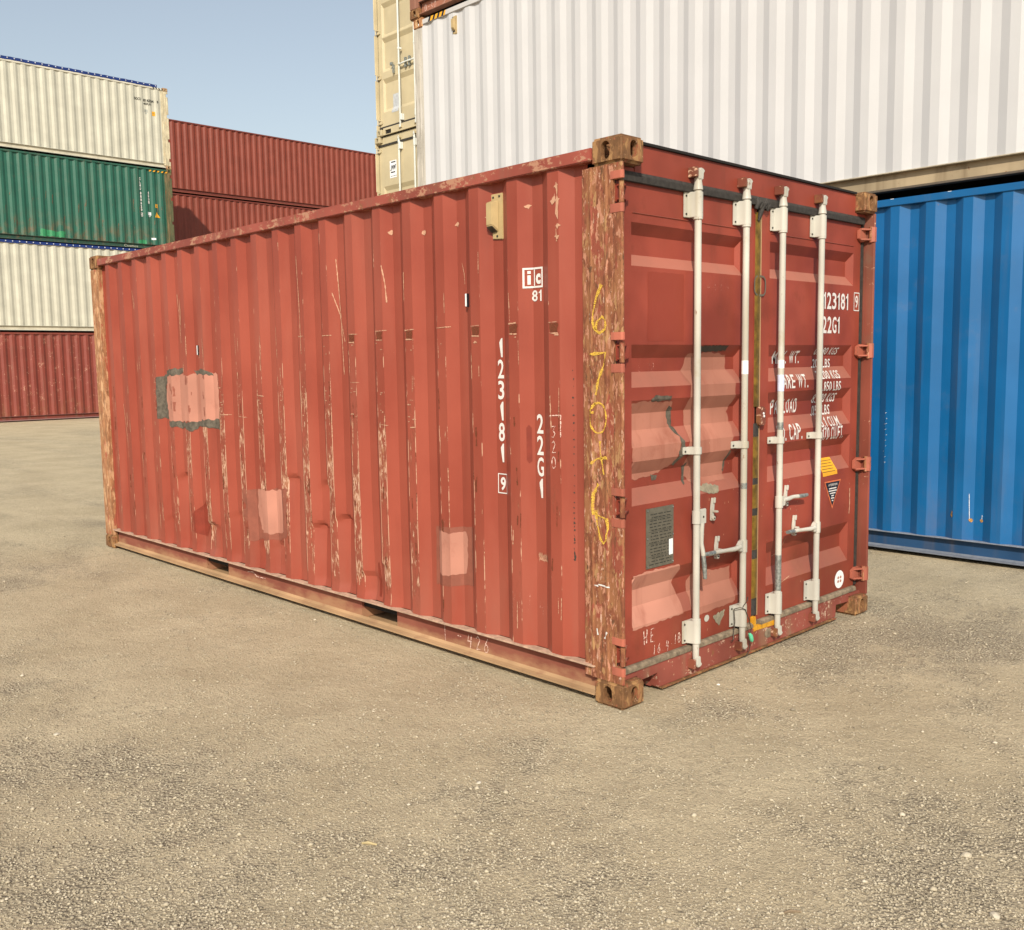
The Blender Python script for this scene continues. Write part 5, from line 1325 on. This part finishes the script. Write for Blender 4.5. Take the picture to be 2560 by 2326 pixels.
for lv in range(4):
    Hh = HS[lv]; mm = mats4[lv]
    opn = lv in (1, 3)
    root, off, wl_ = full('shipping_container', L4[lv], Hh, (CX, CY), R(90), mm, z, -0.35, 0.278, 'containers in the stack across the yard', 0.026 if opn else 0.036)
    simple_doors(root, off, Hh, mm)
    def cdec(name, vf, mat, o=0.006): return decal(name, vf, mat, wl_, (lambda u, v: (u, 0.012 + (0.026 if opn else 0.036) * corr_depth(u, -0.35) - o, v)), BREAK4, [], off)
    if opn:
        # tarpaulin skirt over the roof bows, sagging between hooks
        mb = MB(); n = 120; vs = []
        top = min(0.0, 0) + Hh
        for i in range(n + 1):
            x = -LL + 0.25 + (LL - 0.62) * i / n; sag = 0.008 * math.sin(i * 2.1) + 0.006 * math.sin(i * 0.7)
            drop = 0.0
            if lv == 1: drop = 0.02
            for y, zz in ((-0.004, Hh - 0.040 + sag * 0.6), (-0.006, Hh + 0.045 - drop + sag), (0.05, Hh + 0.062 - drop), (1.2, Hh + 0.085 - drop), (2.39, Hh + 0.062 - drop), (2.442, Hh - 0.03)):
                vs.append((x, y, zz if lv == 3 else min(zz, Hh - 0.004) - (0.05 if y < 0 and zz < Hh else 0.0)))
        m = 6
        mb.add(vs, [(i * m + k, i * m + k + 1, (i + 1) * m + k + 1, (i + 1) * m + k) for i in range(n) for k in range(m - 1)])
        build('tarpaulin', mb, 'tarp', root, off, smooth=0.8)
        mb = MB()
        for i in range(58):
            x = -0.42 - 0.2 * i; zc = Hh + 0.012 if lv == 3 else Hh - 0.040
            mb.tube([(x, -0.008, zc), (x, -0.016, zc + 0.002)], 0.018, 7)
        build('tarpaulin_ring', mb, 'grommet', root, off)['kind'] = 'stuff'
    if lv == 3:
        cdec('lettering', text_box('OOCU', -1.165, -0.935, 2.125, 2.215, 0.035), 'ink'); cdec('lettering', text_box('816334', -0.850, -0.495, 2.115, 2.205, 0.035), 'ink'); cdec('lettering', text_box('9', -0.395, -0.345, 2.118, 2.205, 0.035), 'ink')
        cdec('lettering', text_box('45U1', -0.850, -0.600, 2.010, 2.085, 0.035), 'ink')
        cdec('stencil_mark', merge2d([frame2d(-0.825, -0.725, 1.775, 1.86, 0.012), rect2d(-0.80, -0.785, 1.79, 1.85), rect2d(-0.765, -0.75, 1.79, 1.85), rect2d(-0.80, -0.75, 1.72, 1.75)]), 'galv')
        cdec('yellow_sticker', rect2d(-0.573, -0.465, 1.695, 1.835), 'sticker_y'); cdec('sticker_print', rect2d(-0.55, -0.485, 1.755, 1.785), 'rustspot', 0.009)
        decal('hazard_stripe', merge2d([poly2d([(-0.20 - 0.10 * k, Hh - 0.086), (-0.155 - 0.10 * k, Hh - 0.086), (-0.185 - 0.10 * k, Hh - 0.038), (-0.23 - 0.10 * k, Hh - 0.038)]) for k in range(4)]), 'sticker_k', root, lambda a, b: (a, 0.0005, b), [], [], off)
    if lv == 2:
        for k, c in enumerate('CLHU'): cdec('lettering', text_box(c, -1.135, -1.085, 2.27 - 0.108 * k, 2.36 - 0.108 * k, 0.05), 'white_ink')
        for k, c in enumerate('888620'): cdec('lettering', text_box(c, -1.13, -1.078, 1.80 - 0.108 * k, 1.89 - 0.108 * k, 0.05), 'white_ink')
        cdec('lettering_box', rect2d(-1.135, -1.065, 1.085, 1.21), 'white_ink'); cdec('lettering', text_box('2', -1.122, -1.078, 1.105, 1.195, 0.03), 'green', 0.009)
        for k, c in enumerate('45G1'): cdec('lettering', text_box(c, -0.870, -0.820, 1.84 - 0.105 * k, 1.93 - 0.105 * k, 0.05), 'white_ink')
        cdec('stencil_mark', rect2d(-0.90, -0.778, 1.14, 1.245), 'sticker_w'); cdec('lettering', text_box('10', -0.875, -0.805, 1.09, 1.13, 0.03), 'sticker_w')
        cdec('yellow_sticker', rect2d(-0.636, -0.545, 1.41, 1.53), 'sticker_y'); cdec('sticker_print', rect2d(-0.615, -0.565, 1.445, 1.48), 'rustspot', 0.009)
        cdec('warning_triangle', poly2d([(-0.660, 1.09), (-0.470, 1.09), (-0.600, 1.275)]), 'sticker_y')
        cdec('white_label', rect2d(-0.815, -0.665, 0.335, 0.400), 'sticker_w')
        M['green_fix'] = plain('fresh_green_patch', (0.03, 0.22, 0.09), 0.5)
        cdec('touch_up', poly2d(rough_poly([(-1.26, 0.30), (-1.0, 0.31), (-1.0, 0.185), (-1.27, 0.185)], 0.01, 0.04)), 'green_fix')
        cdec('touch_up', poly2d(rough_poly([(-4.35, 0.42), (-3.9, 0.36), (-3.6, 0.40), (-3.62, 0.19), (-4.4, 0.19)], 0.02, 0.06)), 'green_fix')
        decal('hazard_stripe', merge2d([poly2d([(-0.25 - 0.14 * k, Hh - 0.15), (-0.19 - 0.14 * k, Hh - 0.15), (-0.15 - 0.14 * k, Hh - 0.10), (-0.21 - 0.14 * k, Hh - 0.10)]) for k in range(5)]), 'sticker_y', wl_, lambda a, b: (a, -0.006, b), [], [], off)
        decal('lettering', text_box('Cosmos', -1.76, -1.29, 0.055, 0.125, 0.0), 'offwhite', root, lambda a, b: (a, 0.042, b), [], [], off)
        it = []
        for k in range(26):
            x = -0.4 - rng.random() * 5.4; zz = rng.uniform(0.3, 1.5); l = rng.uniform(.05, .3)
            it.append(stroke2d([(x, zz), (x + .02, zz + l)], rng.uniform(.012, .03), .4))
        M['greenrust'] = plain('dull_rust_scrape', (0.13, 0.10, 0.06), 0.8, 0, 0.4, 30)
        cdec('rust_mark', merge2d(it), 'greenrust')['kind'] = 'stuff'
    z += Hh

# --- long red-brown stack farther back
md_ = mset('maroon', (0.205, 0.042, 0.024), 0.02, 0.0, 0.12, rail=(0.15, 0.03, 0.02), web=(0.15, 0.032, 0.022), lip=(0.22, 0.06, 0.04), flange=(0.24, 0.07, 0.045))
DLAB = ['maroon container at ground level of the farthest stack', 'maroon container second from the ground in the farthest stack', 'maroon container below the top one of the farthest stack, mostly in shadow', 'maroon container on top of the farthest stack, against the sky']
for lv in range(4):
    root, off, w_ = full('shipping_container', DLAB[lv], 2.86, (-34.9, 25.1), R(90), md_, 2.86 * lv, -0.30 - 0.07 * lv, 0.278, 'maroon containers in the far stack')
    simple_doors(root, off, 2.86, md_)

# ------------------------------------------------------------------ small things lying in the yard
def pebble(x, y, s, label, col, name='stone', seed=0):
    r2 = random.Random(seed)
    bm = bmesh.new(); bmesh.ops.create_icosphere(bm, subdivisions=2, radius=1.0)
    for v in bm.verts:
        n = mnoise.noise(v.co * 1.3 + Vector((seed * 3.7, 0, 0))); v.co *= 1 + 0.35 * n
        v.co.x *= s * 1.25; v.co.y *= s * 0.9; v.co.z *= s * 0.6
    me = bpy.data.meshes.new(name); bm.to_mesh(me); bm.free()
    o = bpy.data.objects.new(name, me); COL.objects.link(o); o.location = (x, y, ground_z(x, y) + s * 0.35); o.rotation_euler = (0, 0, r2.uniform(0, 6))
    me.materials.append(plain('stone_' + str(seed), col, 0.85, 0, 0.2, 60)); o['label'] = label; o['category'] = 'stone'
    return o
pebble(1.62, -0.23, 0.014, 'pale rounded stone in the gravel at the lower right', (0.46, 0.40, 0.30), seed=1)
pebble(1.81, -0.52, 0.014, 'pale stone near the lower right corner of the yard', (0.50, 0.44, 0.34), seed=2)
pebble(0.07, -0.96, 0.009, 'small whitish stone on the smooth tan dirt in the middle foreground', (0.52, 0.47, 0.38), seed=3)
pebble(-1.64, -1.94, 0.010, 'small pale stone among the gravel at the left edge', (0.50, 0.45, 0.36), seed=4)
pebble(0.10, 0.62, 0.007, 'small white chip of stone in front of the door sill', (0.78, 0.77, 0.74), seed=5)
def splinter(x, y, l, ang, label, col):
    mb = MB().tube([(-l / 2, 0, 0.004), (-l * .1, 0.002, 0.007), (l / 2, -0.001, 0.004)], [0.003, 0.0055, 0.0025], 6)
    o = build('wood_splinter', mb, plain('splinter_wood_' + str(int(l * 1e4)), col, 0.85, 0, 0.2, 50)); o.location = (x, y, ground_z(x, y)); o.rotation_euler = (0, 0, ang)
    o['label'] = label; o['category'] = 'splinter'
splinter(0.16, -1.54, 0.055, 0.6, 'thin pale wood splinter lying in the foreground dirt', (0.45, 0.36, 0.19))
splinter(1.39, -0.92, 0.05, 0.9, 'short dark wood splinter near the bottom edge of the yard', (0.22, 0.16, 0.10))
bpy.data.objects.remove(_fo, do_unlink=True)
